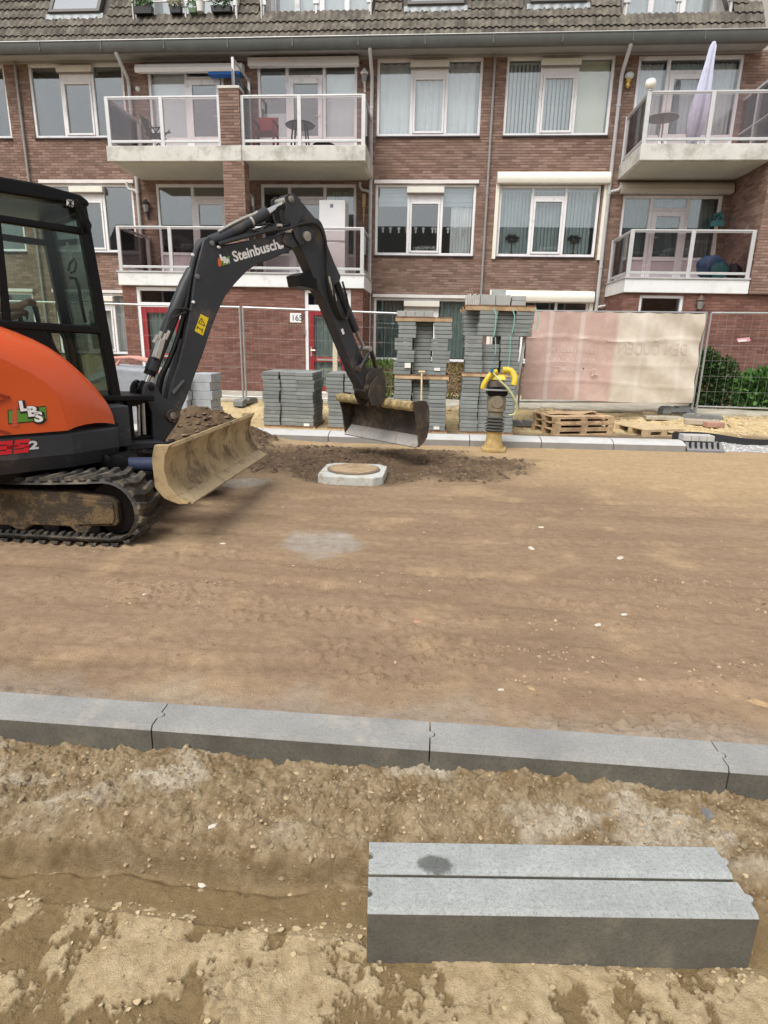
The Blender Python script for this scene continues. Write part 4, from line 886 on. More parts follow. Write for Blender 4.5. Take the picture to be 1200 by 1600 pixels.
for v in (.2,.36):
    s=MB();s.tube([H(.10,v,.81),H(.14,v,1.05),H(.12,v,1.36),H(.10,v,1.42)],.012,6);s.build('travel_lever',HOSE,EX,smooth=True)
# mirror-like work lamp plate on the right pillar and grab bar
s=MB();c=[hv(*p,cv0-.12) for p in ((118,309),(127,318),(145,352),(141,366),(134,352))];s.prism([H(*p) for p in c],VV*.07);wl=s.build('mirror',BLK,EX,bevel=.012)
s=MB();s.tube([H(*hv(127,343,cv0-.02)),H(*hv(138,352,cv0-.09))],.012,8);s.build('mirror_arm',BLK,wl)
s=MB();pp=[(118,414),(122,430),(113,436),(108,425)]
s.tube([H(*hv(*p,cv0+.12)) for p in ((104,378),(112,408))],.008,6);s.build('wiper',FIT,EX)
s=MB();s.tube([H(*hv(*p,cv0+.08)) for p in ((108,434),(118,435),(123,448),(128,478),(134,504))],.012,8);s.build('grab_bar',BLK,EX,smooth=True)
s=MB();s.tube([H(*hv(*p,cv0+.10)) for p in ((107,424),(109,412),(117,404),(119,412),(117,424),(110,427))],.009,6);s.build('cable_loop',HOSE,EX,smooth=True)
# ---- front deck and boom bracket
s=MB();s.prism([H(u,-.44,z) for u,z in ((.13,.56),(.30,.56),(.30,.88),(.13,.88))],VV*1.1);s.prism([H(u,-.30,z) for u,z in ((.30,.50),(.62,.50),(.62,.55),(.30,.57))],VV*.7);s.build('front_frame',GREY,EX,bevel=.012);s=MB();s.prism([H(u,-.14,z) for u,z in ((.30,.56),(.44,.56),(.44,.88),(.30,.88))],VV*.4);s.build('swing_housing',BLK,EX)
s=MB();s.prism([H(u,-.27,z) for u,z in ((.14,.905),(.58,.885),(.58,.93),(.14,.95))],VV*.52);s.build('deck_plate',BLK,EX,bevel=.01)
s=MB();s.prism([H(.38,-.17,.52),H(.68,-.12,.52),H(.68,.12,.52),H(.38,.17,.52)],ZZ*.07);s.build('swing_lug',BLK,EX,bevel=.012);s=MB();s.prism([H(.38,-.17,.84),H(.68,-.12,.84),H(.68,.12,.84),H(.38,.17,.84)],ZZ*.06);s.build('swing_lug',BLK,EX,bevel=.012)
s=MB();s.tube([H(.59,0,.48),H(.59,0,.97)],.055,14);s.build('swing_pin',BLK,EX,smooth=True)
s=MB();s.tube([H(.52,-.14,.60),H(.53,-.135,.86)],.016,8);s.tube([H(.47,-.15,.60),H(.49,-.14,.85)],.013,8);s.build('swing_rod',FIT,EX,smooth=True)
brk=[(224,620),(225,607),(229,599),(236,596),(243,600),(248,609),(253,618),(263,626),(279,638),(283,648),(279,659),(268,675),(256,692),(242,698),(239,680),(237,645),(232,632)]
for v in (-.155,.115):
    s=MB();q=[hv(*p,-.155) for p in brk];s.prism([H(u,v,z) for u,_,z in q],VV*.04);s.build('boom_bracket',GREY,EX,bevel=.008)
q=[hv(*p,-.155) for p in ((234,630),(262,632),(270,664),(250,690),(241,690))];s=MB();s.prism([H(u,-.11,z) for u,_,z in q],VV*.22);s.build('bracket_core',BLK,EX)
def pin(px,py,v0,v1,r,mat=None,nm='pin'):
    q=hv(px,py,v0);s=MB();s.lathe(H(*q),[(r*.5,0),(r,.004),(r,abs(v1-v0)-.004),(r*.5,abs(v1-v0))],16,VV);return s.build(nm,mat or MUD,EX,smooth=True)
pin(272,650,-.195,.195,.055);pin(237,606,-.165,.165,.026,BLK);pin(272,650,-.21,-.19,.03,STEEL)
# ---- boom
bt=.085
boom=[(282,644),(292,622),(320,546),(330,515),(341,487),(353,462),(369,442),(386,424),(403,412),(424,405),(456,391),(480,378),(489,368),(488,358),(479,353),(462,355),(448,364),(420,370),(392,375),(364,380),(338,384),(333,374),(326,369),(319,374),(315,388),(306,424),(302,450),(300,470),(291,522),(280,566),(268,604),(259,632),(257,652),(264,662),(275,658)]
q=[hv(*p,-bt) for p in boom];s=MB();s.prism([H(u,-bt,z) for u,_,z in q],VV*2*bt);BO=s.build('boom',GREY,EX,bevel=.012)
def side(px,py,v=-bt-.003): return PV(px,py,v)
# raised tip plate and lower rib
q=[hv(*p,-bt-.016) for p in ((445,366),(463,355),(479,352),(490,358),(490,369),(480,379),(458,388),(448,384),(441,377))]
for v in (-bt-.016,bt+.002): s=MB();s.prism([H(u,v,z) for u,_,z in q],VV*.014);s.build('boom_tip_plate',GREY,BO,bevel=.004)
s=MB();pts=[side(*p,-bt-.006) for p in ((268,612),(282,597),(286,593),(288,595),(284,600),(271,616))];s.prism(pts,-VV*.008);s.build('boom_rib',M('paint_charcoal_light',(.12,.125,.13),.5,.1,4,0),BO)
for px,py in ((481,369),(332,380),(309,432)): 
    p=hv(px,py,-bt-.012);s=MB();s.lathe(H(*p),[(.01,0),(.022,.003),(.022,.012)],14,VV);s.build('boom_pin',PINM,BO,smooth=True)
for px,py in ((303,472),(343,386),(302,398)): 
    p=hv(px,py,-bt-.02);s=MB();s.lathe(H(*p),[(.006,0),(.012,.002),(.012,.02)],10,VV);s.build('bolt_head',DW,BO)
# lettering, logo and warning label
p0=side(366,409,-bt-.0022);p1=side(437,388,-bt-.0022)
L=np.linalg.norm(p1-p0);me=text_mesh('Steinbusch',1.0,DW,Matrix.Identity(4),.0006,.012);wd=max(v.co.x for v in me.vertices);bpy.data.meshes.remove(me)
sz=L/wd;Y_=np.cross(-VV,(p1-p0));Y_=np.cross((p1-p0),VV)
if Y_[2]<0: Y_=-Y_
link_mesh('lettering',text_mesh('Steinbusch',sz,DW,frame4(p0,p1-p0,Y_),.0008,.012*sz*2.2),BO)
link_mesh('lettering',text_mesh('bv',sz*.42,DW,frame4(side(437.5,389,-bt-.0022),p1-p0,Y_),.0008,.003),BO)
s=MB();s.prism([side(*p,-bt-.0015) for p in ((347,404),(358.5,400),(359.5,411),(348,415))],-VV*.001);s.build('logo_green',M('logo_green',(.16,.36,.06),.5,.05,5,0),BO)
s=MB();s.prism([side(*p,-bt-.0025) for p in ((340,405),(344,401),(347,404),(346.5,415),(342,417),(340.5,412))],-VV*.001);s.build('logo_tower',M('logo_orange',(.55,.13,.02),.5,.05,5,0),BO)
for ch,px,py in (('L',345.5,406.5),('B',350,410),('S',355.0,413)): link_mesh('logo_letter',text_mesh(ch,.058,DW,frame4(side(px,py,-bt-.0035),p1-p0,Y_),.0008,.006),BO)
YEL=M('label_yellow',(.80,.60,.02),.5,.03,5,0)
lb=[(313.5,490.5),(326,497),(317,524.5),(304,517)]
s=MB();s.prism([side(*p,-bt-.0015) for p in lb],-VV*.001);yl=s.build('warning_label',YEL,BO)
s=MB()
T=[(315.2,497),(320.5,509.5),(310,504.5)]
for i in range(3): s.bar(side(*T[i],-bt-.003),side(*T[(i+1)%3],-bt-.003),.006,.001,VV)
for a,b in (((308.5,511),(316.5,516.5)),((316,513),(315.5,520)),((309,509),(307.5,514)),((315.2,501),(314.8,504.5))): s.bar(side(*a,-bt-.003),side(*b,-bt-.003),.007,.001,VV)
s.build('warning_sign',DKK,yl)
# ---- lift cylinder behind the boom (towards the cab)
def cyl(name,pts,rs,mat,v,n=16,parent=None):
    s=MB();s.tube([PV(*p,v) for p in pts],rs,n);return s.build(name,mat,parent or EX,smooth=True)
cyl('cylinder_rod',[(226,604),(236,580)],.026,CHR,0);cyl('lift_cylinder',[(233,586),(238,574)],.050,BLK,0)
lc=cyl('lift_cylinder',[(236,579),(250,543),(263,510),(277,476),(290,445),(301,424)],[.056,.056,.056,.056,.056,.056],GREY,0)
cyl('rod_eye',[(222,612),(229,598)],.045,BLK,0)
s=MB();s.bar(PV(243,560,-.06),PV(252,530,-.06),.05,.075,VV);vb=s.build('valve_block',FIT,EX,bevel=.008)
for a,b in (((240,535),(246,524)),((247,530),(252,518)),((254,533),(259,522)),((242,557),(247,548)),((258,530),(264,517))): s=MB();s.tube([PV(*a,-.08),PV(*b,-.08)],.017,8);s.build('fitting',FIT,vb,smooth=True)
# arm cylinder on top of the boom
cyl('arm_cylinder',[(327,378),(345,372),(380,353),(416,333)],[.05,.055,.055,.055],GREY,0);cyl('arm_cylinder_gland',[(389,348),(392,346.5)],.060,FIT,0);cyl('cylinder_rod',[(416,333),(450,316)],.032,CHR,0);cyl('rod_eye',[(446,319),(459,309)],.045,BLK,0)
s=MB();s.tube([PV(*p,-.03) for p in ((341,362),(362,350),(380,341),(398,334),(402,331))],.013,7);s.build('cylinder_pipe',FIT,EX,smooth=True)
pin(456,311,-.14,.14,.03,STEEL)
# ---- arm
at_=.075
arm=[(449,304),(456,303),(463,307),(476,320),(499,348),(505,362),(513,385),(522,408),(533,432),(531,441),(522,446),(529,464),(541,494),(553,524),(566,556),(576,580),(583,604),(582,614),(574,617),(566,606),(556,588),(531,527),(508,470),(496,452),(486,424),(475,398),(468,384),(458,362),(450,334)]
q=[hv(*p,-at_) for p in arm];s=MB();s.prism([H(u,-at_,z) for u,_,z in q],VV*2*at_);AR=s.build('arm',GREY,EX,bevel=.010)
for v in (-.125,.105):
    q=[hv(*p,-.125) for p in ((446,307),(452,302),(460,303),(470,312),(472,324),(466,356),(470,384),(462,372),(450,336))];s=MB();s.prism([H(u,v,z) for u,_,z in q],VV*.02);s.build('arm_ear',GREY,AR,bevel=.004)
q=[hv(*p,-.11) for p in ((467,430),(480,425),(496,437),(494,453),(485,450),(470,447))];s=MB();s.prism([H(u,-.11,z) for u,_,z in q],VV*.22);s.build('stop_block',BLK,AR,bevel=.006)
pin(481,369,-.13,.13,.045,STEEL)
s=MB();s.bar(PV(534,514,-at_-.004),PV(537,522,-at_-.004),.03,.004,VV);s.build('arm_sticker',DW,AR)
cyl('bucket_cylinder',[(522,436),(538,474),(556,517)],[.045,.045,.045],GREY,-.01);cyl('cylinder_rod',[(556,517),(567,540)],.022,STEEL,-.01)
# linkage, coupler
def link(nm,a,b,w,v,mat=BUCK): s=MB();s.bar(PV(*a,v),PV(*b,v),.028,w,VV);return s.build(nm,mat,EX,bevel=.01)
for v in (-.10,.10): link('link',(579,545),(561,576),.05,v,GREY);link('link',(579,545),(591,585),.06,v*.7)
pin(579,545,-.13,.13,.03,STEEL);pin(562,577,-.12,.12,.035,BUCK);pin(576,606,-.12,.12,.035,BUCK)
q=[hv(*p,-.10) for p in ((573,585),(585,576),(598,574),(603,590),(602,612),(596,622),(580,625),(570,612))];s=MB();s.prism([H(u,-.10,z) for u,_,z in q],VV*.20);BUCK2=M('coupler_steel',(.034,.028,.023),.6,.3,8,.4,40,dirt=(.11,.08,.05),damt=.22,dscale=9);cpl=s.build('quick_coupler',BUCK2,EX,bevel=.012)
for v in (-.13,.11):
    q=[hv(*p,-.13) for p in ((580,600),(590,588),(600,592),(604,608),(600,624),(594,636),(582,634),(576,618))];s=MB();s.prism([H(u,v,z) for u,_,z in q],VV*.02);s.build('coupler_plate',BUCK2,cpl,bevel=.004)
# ---- bucket: pipe along the top, curved shell, side plates, cutting edge
bw0,bw1=-.55,.74
def BZ(v): return .0+.012*(v-.0)                 # slight tilt
prof=[(3.40,.715),(3.46,.735),(3.52,.73),(3.56,.69),(3.575,.62),(3.58,.53),(3.575,.44),(3.555,.37),(3.51,.315),(3.45,.262)]
inn=[(3.46,.250),(3.525,.302),(3.572,.36),(3.592,.435),(3.598,.53),(3.593,.63),(3.575,.70),(3.53,.748),(3.46,.753),(3.395,.732)]
s=MB();s.prism([H(u,bw0,z) for u,z in prof+inn],VV*(bw1-bw0));BU=s.build('bucket',BUCK,EX,smooth=True)
s=MB();s.prism([H(u,bw0+.01,z) for u,z in ((3.435,.240),(3.428,.252),(3.545,.366),(3.553,.352))],VV*(bw1-bw0-.02));s.build('cutting_edge',M('bright_steel',(.52,.50,.47),.38,.12,4,.1,40,metal=.5,dirt=(.30,.26,.21),damt=.25,dscale=5),BU)
for v in (bw0-.02,bw1):
    s=MB();s.prism([H(u,v,z) for u,z in ((3.455,.250),(3.53,.30),(3.58,.355),(3.602,.435),(3.608,.53),(3.603,.63),(3.585,.71),(3.54,.765),(3.46,.775),(3.345,.765),(3.36,.68),(3.415,.5),(3.435,.36))],VV*.02);s.build('side_plate',BUCK,BU,bevel=.004)
PM=M('pipe_mud',(.42,.32,.15),.85,.35,12,.8,40,bd=.012,dirt=(.20,.15,.08),damt=.3,dscale=14)
for v0,v1 in ((bw0+.02,-.02),(.16,bw1+.03)):
    s=MB();s.tube([H(3.37,v0+(v1-v0)*k/8,.712) for k in range(9)],[.055+.004*math.sin(k*2.1) for k in range(9)],14);s.build('top_pipe',PM,BU,smooth=True)
s=MB();s.tube([H(3.37,-.06,.712),H(3.37,.02,.712)],.078,16);s.tube([H(3.37,.13,.712),H(3.37,.18,.712)],.07,16);s.build('pipe_collar',BUCK,BU,smooth=True)
# falling crumbs at the low corner of the bucket
# ---- hoses
def hose(pts,v,r=.014,nm='hose'):
    P=[np.array(PV(*p,v if not isinstance(v,(list,tuple)) else v[i])) for i,p in enumerate(pts)];P=fine([P],4)[0];s=MB();s.tube(P,r,8);return s.build(nm,HOSE,EX,smooth=True)
for k,v in enumerate((-.05,-.02,.02)):
    d=k*2.5;hose([(246+d,628),(245+d,612),(250+d,588),(262+d*.6,565),(274+d*.5,535),(284,500),(292,470),(297,440),(303,410),(310,388),(318,378)],v,.016)
hose([(258,626),(262,600),(272,570),(282,530)],-.06,.014);hose([(262,506),(270,486),(285,482),(296,485),(303,494),(300,505),(294,512)],-.075,.009);hose([(258,520),(266,500),(280,492),(291,488)],-.08,.009)
hose([(298,440),(303,415),(308,395),(318,380),(328,373)],-.04,.022)
for k,v in enumerate((-.06,-.03,.0,.04)):
    hose([(342,382-k),(370,374-k*1.5),(400,366-k*2),(425,360-k*2.5),(450,357-k*2),(470,350-k*2),(488,348-k*2),(500,356-k*2.5),(508,375-k),(511,400),(511+k,430),(515+k*2,452),(520+k*2,470)],v-.06,.013)
hose([(400,352),(420,350),(436,356),(448,360)],-.05,.010);hose([(390,358),(405,362),(425,358),(445,352),(452,350)],-.1,.009);hose([(417,352),(410,358),(408,366)],-.08,.008)
for a in ((447,361),(440,358),(453,358),(433,352)): p=PV(*a,-.11);s=MB();s.tube([p,p+UU*.05+ZZ*.004],.014,8);s.build('fitting',FIT,EX,smooth=True)
for k in range(3): hose([(511+4*k,440),(516+4*k,470),(526+3*k,492),(536+2*k,499),(543,494),(544,478),(540,458),(535,440)],-.09-.02*k,.011)
for k in range(4): p=PV(513+3*k,432+9*k,-.12);s=MB();s.tube([p,p+UU*.02-ZZ*.07],.016,8);s.build('fitting',FIT,EX,smooth=True)
hose([(566,540),(560,556),(568,568),(577,560)],-.1,.009)
# ---- operator: seated, right hand on the lever
def person():
    bm=bmesh.new();lay=bm.verts.layers.skin.verify()
    def V(u,v,z,r):
        x=bm.verts.new(H(u,v,z)-H(-.42,.28,1.33));x[lay].radius=(r,r*.9);return x
    E=lambda a,b: bm.edges.new((a,b))
    pel=V(-.48,.28,1.43,.14);sp=V(-.52,.28,1.66,.135);ch=V(-.53,.28,1.80,.15);nk=V(-.51,.28,1.92,.055);hd=V(-.49,.28,2.02,.085);ht=V(-.48,.28,2.10,.075)
    E(pel,sp);E(sp,ch);E(ch,nk);E(nk,hd);E(hd,ht)
    for sd in (-1,1):
        sh=V(-.52,.28+sd*.19,1.81,.065)
        if sd<0: el=V(-.50,.03,1.58,.045);wr=V(-.262,.09,1.585,.031)
        else: el=V(-.46,.55,1.55,.045);wr=V(-.21,.55,1.52,.03)
        E(ch,sh);E(sh,el);E(el,wr)
        kn=V(-.08,.28+sd*.13,1.42,.07);an=V(.0,.28+sd*.13,.98,.045);to=V(.14,.28+sd*.13,.90,.04);hp=V(-.44,.28+sd*.09,1.42,.10);E(pel,hp);E(hp,kn);E(kn,an);E(an,to)
        # palm and fingers closing round the lever knob
        pb=V(wr.co.x,wr.co.y,wr.co.z,.03);bm.verts.remove(pb)
        w0=np.array(wr.co)+H(-.42,.28,1.33)-OX;wu,wv,wz=w0@UU,w0@VV,w0[2]
        pm=V(wu+.055,wv,wz+.028,.030);E(wr,pm)
        for k in range(4):
            dv=(k-1.5)*.021;zz=wz+.045-.012*k*(1 if sd<0 else 1)
            a=V(wu+.085,wv+dv*.5,zz+.022,.0125);b=V(wu+.125,wv+dv*.6-.01,zz+.012,.0105);c=V(wu+.132,wv+dv*.6+.012,zz-.018,.0095);E(pm,a);E(a,b);E(b,c)
        t0=V(wu+.06,wv+.03*(1 if sd<0 else -1),wz+.035,.012);t1=V(wu+.10,wv+.04*(1 if sd<0 else -1),wz+.045,.010);E(pm,t0);E(t0,t1)
    pel[lay].use_root=True
    me=bpy.data.meshes.new('person');bm.to_mesh(me);bm.free()
    o=bpy.data.objects.new('person',me);COL.objects.link(o);o.location=H(-.42,.28,1.33);WL[o.name]=tuple(o.location)
    o.modifiers.new('skin','SKIN').use_smooth_shade=True;sb=o.modifiers.new('sub','SUBSURF');sb.levels=sb.render_levels=1
    me.materials.append(M('skin',(.42,.25,.18),.6,.08,20,.1,90));me.materials.append(M('work_shirt',(.05,.06,.09),.9,.15,20,.2,80))
    dg=bpy.context.evaluated_depsgraph_get();m2=bpy.data.meshes.new_from_object(o.evaluated_get(dg));o.modifiers.clear();o.data=m2
    if len(m2.materials)<2:
        m2.materials.clear();m2.materials.append(MT['skin']);m2.materials.append(MT['work_shirt'])
    base=np.array(o.location)-OX
    for p in m2.polygons:
        c=np.array(p.center)+base;u,v,z=c@UU,c@VV,c[2]
        skin=(z>1.93) or (u>-.45 and abs(v-.28)>.17 and z>1.5)
        p.material_index=0 if skin else 1;p.use_smooth=True
    return tag(o,'seated operator in a dark shirt with one hand on the cab lever','person')
person()
# ================================================================ KERBS
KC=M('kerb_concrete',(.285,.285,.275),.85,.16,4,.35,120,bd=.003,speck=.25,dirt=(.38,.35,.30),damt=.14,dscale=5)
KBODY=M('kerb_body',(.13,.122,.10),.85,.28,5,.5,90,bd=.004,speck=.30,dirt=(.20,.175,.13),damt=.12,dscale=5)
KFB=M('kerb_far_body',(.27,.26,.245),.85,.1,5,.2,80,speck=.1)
KF=M('kerb_far',(.50,.50,.49),.8,.10,5,.2,80,speck=.1,dirt=(.42,.38,.31),damt=.15,dscale=3)
def kerbstone(L,prof,notch=True,nseg=24):
    # prof: closed (y,z) outline; the right end carries a round tongue, the left end the matching groove
    ymid=(prof[0][0]+max(p[0] for p in prof))/2;mb=MB()
    ys=sorted({p[0] for p in prof})
    mb.prism([(0,y,z) for y,z in prof],(L,0,0));return mb
def near_kerb(x0,x1,lab):
    y0,y1=KY,KY+KW;t=.044;j=.002;a,b=x0+j,x1-j;ym=(y0+y1)/2;r=.017
    out=[(a,y0)]+[(b,y0)]+[(b,ym-r)]+[(b+r*math.sin(k*math.pi/8),ym-r*math.cos(k*math.pi/8)) for k in range(1,8)]+[(b,ym+r)]+[(b,y1),(a,y1),(a,ym+r)]+[(a+r*math.sin(k*math.pi/8),ym+r*math.cos(k*math.pi/8)) for k in range(1,8)]+[(a,ym-r)]
    ins=[(min(max(x,a),b+r),y+ (.012 if abs(y-y0)<1e-6 else 0)) for x,y in out]
    mb=MB();P=[[(x,y,-.20) for x,y in out],[(x,y,t-.016) for x,y in out],[(x,y,t) for x,y in ins]];mb.grid(P,True);n=len(out);mb.f.append(tuple(2*n+i for i in range(n)));mb.f.append(tuple(range(n-1,-1,-1)))
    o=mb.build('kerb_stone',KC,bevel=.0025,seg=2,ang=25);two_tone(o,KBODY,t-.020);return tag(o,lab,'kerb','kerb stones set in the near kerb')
xj=[-1.98,-.975,.030,1.042,2.05];labs=['near kerb stone running out past the orange machine side','near kerb stone with brown soil stain, below the rubber track','near kerb stone in line with the manhole','near kerb stone behind the two loose kerb stones','near kerb stone beyond the loose kerb stones, by the wood splinter']
for i in range(-3,7):
    a=-.975+1.005*(i-1);b=a+1.005
    near_kerb(a,b,labs[i] if 0<=i<5 else 'near kerb stone further along the dirt road')
FKP=[(0,-.2),(0,.085),(.015,.098),(.12,.128),(.14,.132),(.28,.132),(.28,-.2)]
def far_kerb(i):
    x0=-14.5+i*1.0;x1=x0+.992;y0,y1=float(far_kerb_y(x0)),float(far_kerb_y(x1));mb=MB();p=[(x0,y0+y,z) for y,z in FKP];q=[(x1,y1+y,z) for y,z in FKP];n=len(p);mb.add(p+q,[tuple(range(n)),tuple(range(2*n-1,n-1,-1))]+[(k,(k+1)%n,n+(k+1)%n,n+k) for k in range(n)])
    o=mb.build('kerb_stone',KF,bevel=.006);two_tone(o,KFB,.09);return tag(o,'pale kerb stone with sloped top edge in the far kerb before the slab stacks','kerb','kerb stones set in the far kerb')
for i in range(0,18): far_kerb(i)
# drain kerb block with slots, four small blocks on it
DB=M('drain_concrete',(.20,.20,.205),.8,.1,8,.2,80)
x0=3.52;yb=float(far_kerb_y(x0));root=empty('drain_kerb_block',(x0+.24,yb,-.1),'dark grey drain kerb block with slots ending the far kerb','drain block')
s=MB();s.prism([(x0,yb+y,z) for y,z in [(0,-.2),(0,.03),(.035,.05),(.12,.115),(.14,.12),(.28,.12),(.28,-.2)]],(.50,0,0));s.build('body',DB,root,bevel=.006)
for k in range(6):
    s=MB();xx=x0+.035+k*.075;s.prism([(xx,yb+.028,.048),(xx+.022,yb+.030,.052),(xx+.048,yb+.125,.1195),(xx+.046,yb+.14,.1235),(xx+.016,yb+.12,.119),(xx-.002,yb+.07,.085)],(0,-.004,.006));s.build('slot',M('slot_black',(.006,.006,.006),.9,0,1,0),root)
SB=M('small_block',(.46,.46,.44),.85,.1,10,.2,80)
for k in range(4):
    s=MB();s.box(x0-.02+k*.105,x0+.08+k*.105,yb+.13,yb+.34,.134,.214);o=s.build('paving_brick',SB,bevel=.006);tag(o,'light grey paving brick lying in a row on the drain kerb block','paving brick','bricks on the drain block')
# two loose kerb stones in the foreground
LK=M('loose_kerb',(.34,.355,.35),.8,.12,9,.4,160,bd=.002,speck=.36)
LKW=LK.copy();LKW.name='loose_kerb_wet';t=LKW.node_tree;b=t.nodes['Principled BSDF'];src=b.inputs['Base Color'].links[0].from_socket;co=posco(t)
vd=N(t,'ShaderNodeVectorMath',operation='SUBTRACT');t.links.new(co,vd.inputs[0]);vd.inputs[1].default_value=(.052,1.366,.01);vs_=N(t,'ShaderNodeVectorMath',operation='MULTIPLY');t.links.new(vd.outputs[0],vs_.inputs[0]);vs_.inputs[1].default_value=(1,1.75,0);vl=N(t,'ShaderNodeVectorMath',operation='LENGTH');t.links.new(vs_.outputs[0],vl.inputs[0])
nz_=noi(t,co,38,4,.65);ma=N(t,'ShaderNodeMath',operation='MULTIPLY_ADD');t.links.new(nz_,ma.inputs[0]);ma.inputs[1].default_value=.05;t.links.new(vl.outputs['Value'],ma.inputs[2])
k=ramp(t,ma.outputs[0],.066,.082,(1,1,1,1),(0,0,0,1));t.links.new(mix(t,k,src,mix(t,1.0,src,(.36,.36,.35),'MULTIPLY')),b.inputs['Base Color'])
def loose(v0,v1,lab,wet=False):
    ang=.0885;ox,oy=-.118,1.203;c,s_=math.cos(ang),math.sin(ang);zb,zt=-.172,.0106;L=1.0;w_=v1-v0;r=.013;vm=(v0+v1)/2;a,b_=0.,L
    out=[(a,v0),(b_,v0),(b_,vm-r)]+[(b_+r*math.sin(k*math.pi/8),vm-r*math.cos(k*math.pi/8)) for k in range(1,8)]+[(b_,vm+r),(b_,v1),(a,v1),(a,vm+r)]+[(a+r*math.sin(k*math.pi/8),vm+r*math.cos(k*math.pi/8)) for k in range(1,8)]+[(a,vm-r)]
    W=lambda u,v,z:(ox+u*c-v*s_,oy+u*s_+v*c,z)
    mb=MB();P=[[W(u,v,zb) for u,v in out],[W(u,v,zt-.010) for u,v in out],[W(u,v+(.011 if abs(v-v0)<1e-6 else 0)-(.006 if abs(v-v1)<1e-6 else 0),zt) for u,v in out]];mb.grid(P,True);n=len(out);mb.f.append(tuple(2*n+i for i in range(n)));mb.f.append(tuple(range(n-1,-1,-1)))
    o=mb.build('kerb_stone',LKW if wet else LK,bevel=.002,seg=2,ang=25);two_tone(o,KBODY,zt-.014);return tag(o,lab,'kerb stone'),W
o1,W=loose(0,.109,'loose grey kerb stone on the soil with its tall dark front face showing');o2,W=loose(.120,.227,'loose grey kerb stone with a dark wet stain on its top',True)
# ================================================================ SLAB STACKS, PALLETS
def slabmat():
    return M('paving_slab',(.225,.242,.232),.85,.10,6,.25,70,island=.20,dirt=(.30,.30,.28),damt=.12,dscale=5)
SM=slabmat();mb=MB();mb.box(-.148,.148,-.148,.148,0,.060);slab_me=mb.mesh('paving_slab',SM)
bm=bmesh.new();bm.from_mesh(slab_me);bmesh.ops.bevel(bm,geom=bm.edges[:],offset=.005,segments=1,affect='EDGES');bm.to_mesh(slab_me);bm.free()
WOOD=M('pallet_wood',(.50,.36,.21),.85,.25,9,.3,60,dirt=(.32,.20,.12),damt=.28,dscale=4,island=.2);WOODD=M('pallet_wood_dark',(.22,.12,.075),.85,.25,9,.3,60)
SLABN=[0];BACK=MB()
def put_slab(x,y,z,rz,label,group):
    o=inst('paving_slab',slab_me,(x,y,z),(0,0,rz));SLABN[0]+=1;return tag(o,label,'paving slab',group,'thing')
def bundle(x0,y0,z0,layers,label,group,seed,rz=0.,rows=2,jit=.012,dh=.0665,mid=.05,topgap=0,cols=3,midtop=0,double=True):
    rn=random.Random(seed);c,s_=math.cos(rz),math.sin(rz);dx=0
    for k in range(layers):
        if k%3==0: dx=rn.uniform(-jit*1.6,jit*1.6)
        for cix in range(cols):
            for r_ in range(rows):
                if cix==1 and k>=layers-topgap: continue
                lx=(cix+.5)*.300+dx*(1 if cix!=1 else .3)+rn.uniform(-.004,.004);ly=.15+r_*.304+(mid if cix==1 else 0)+rn.uniform(-.003,.003)
                x=x0+lx*c-ly*s_;y=y0+lx*s_+ly*c;z=z0+k*dh
                if r_==0 or (cix==cols-1 and r_<3 and x0<-1.8) : put_slab(x,y,z,rz+rn.uniform(-.012,.012),label,group)
                else: BACK.obox((x,y,z+.03),(c,s_,0),(-s_,c,0),(0,0,1),.147,.147,.030)
def pallet(x0,y0,z0,wd,dp,label,group=None,rz=0.,h=.125,top=7,mat=None,seed=1):
    root=empty('pallet',(x0,y0,z0),label,'pallet',group);root.rotation_euler=(0,0,0);c,s_=math.cos(rz),math.sin(rz);rn=random.Random(seed);mat=mat or WOOD
    def bx(nm,a0,a1,b0,b1,c0,c1,m_=mat):
        s=MB();s.obox((x0+((a0+a1)/2)*c-((b0+b1)/2)*s_,y0+((a0+a1)/2)*s_+((b0+b1)/2)*c,z0+(c0+c1)/2),(c,s_,0),(-s_,c,0),(0,0,1),(a1-a0)/2,(b1-b0)/2,(c1-c0)/2);return s.build(nm,m_,root,bevel=.002,seg=1)
    t=.02;pw=wd/top
    for k in range(top): bx('top_board',k*pw+.006,(k+1)*pw-.006,0,dp,h-t,h)
    for yy in (0,dp/2-.05,dp-.1):
        bx('stringer',0,wd,yy,yy+.1,h-2*t-.001,h-t-.001)
        for xx in (0,wd/2-.06,wd-.12): bx('block',xx+.001,xx+.119,yy+.001,yy+.099,t+.001,h-2*t-.002,mat)
        bx('bottom_board',0,wd,yy,yy+.1,0,t)
    return root
G='stacks of grey paving slabs beyond the far kerb'
ZB=-.10;
def zb(x,y): return float(h_bed(np.array([x]),np.array([y]))[0])
def thin_pallet(x0,y0,z0,wd,dp,label,rz=0,h=.07):
    root=empty('pallet',(x0,y0,z0),label,'pallet');c,s_=math.cos(rz),math.sin(rz)
    def bx(nm,a0,a1,b0,b1,c0,c1,m_):
        s=MB();s.obox((x0+((a0+a1)/2)*c-((b0+b1)/2)*s_,y0+((a0+a1)/2)*s_+((b0+b1)/2)*c,z0+(c0+c1)/2),(c,s_,0),(-s_,c,0),(0,0,1),(a1-a0)/2,(b1-b0)/2,(c1-c0)/2);return s.build(nm,m_,root,bevel=.002,seg=1)
    n=7
    for k in range(n): bx('top_board',wd*k/n+.006,wd*(k+1)/n-.006,.0,dp,h-.018,h,WOODD)
    for b0 in (0,dp/2-.04,dp-.08): bx('bearer',0,wd,b0+.004,b0+.08,0,h-.02,WOOD)
    return root
SY=10.6
thin_pallet(-3.03,SY-.01,ZB-.03,.93,.95,'thin wooden pallet under the lowest slab stack beside the boom',h=.055)
bundle(-3.025,SY,ZB+.025,14,'grey paving slab in the low stack before the brick wall',G,1,rows=3,mid=.045)
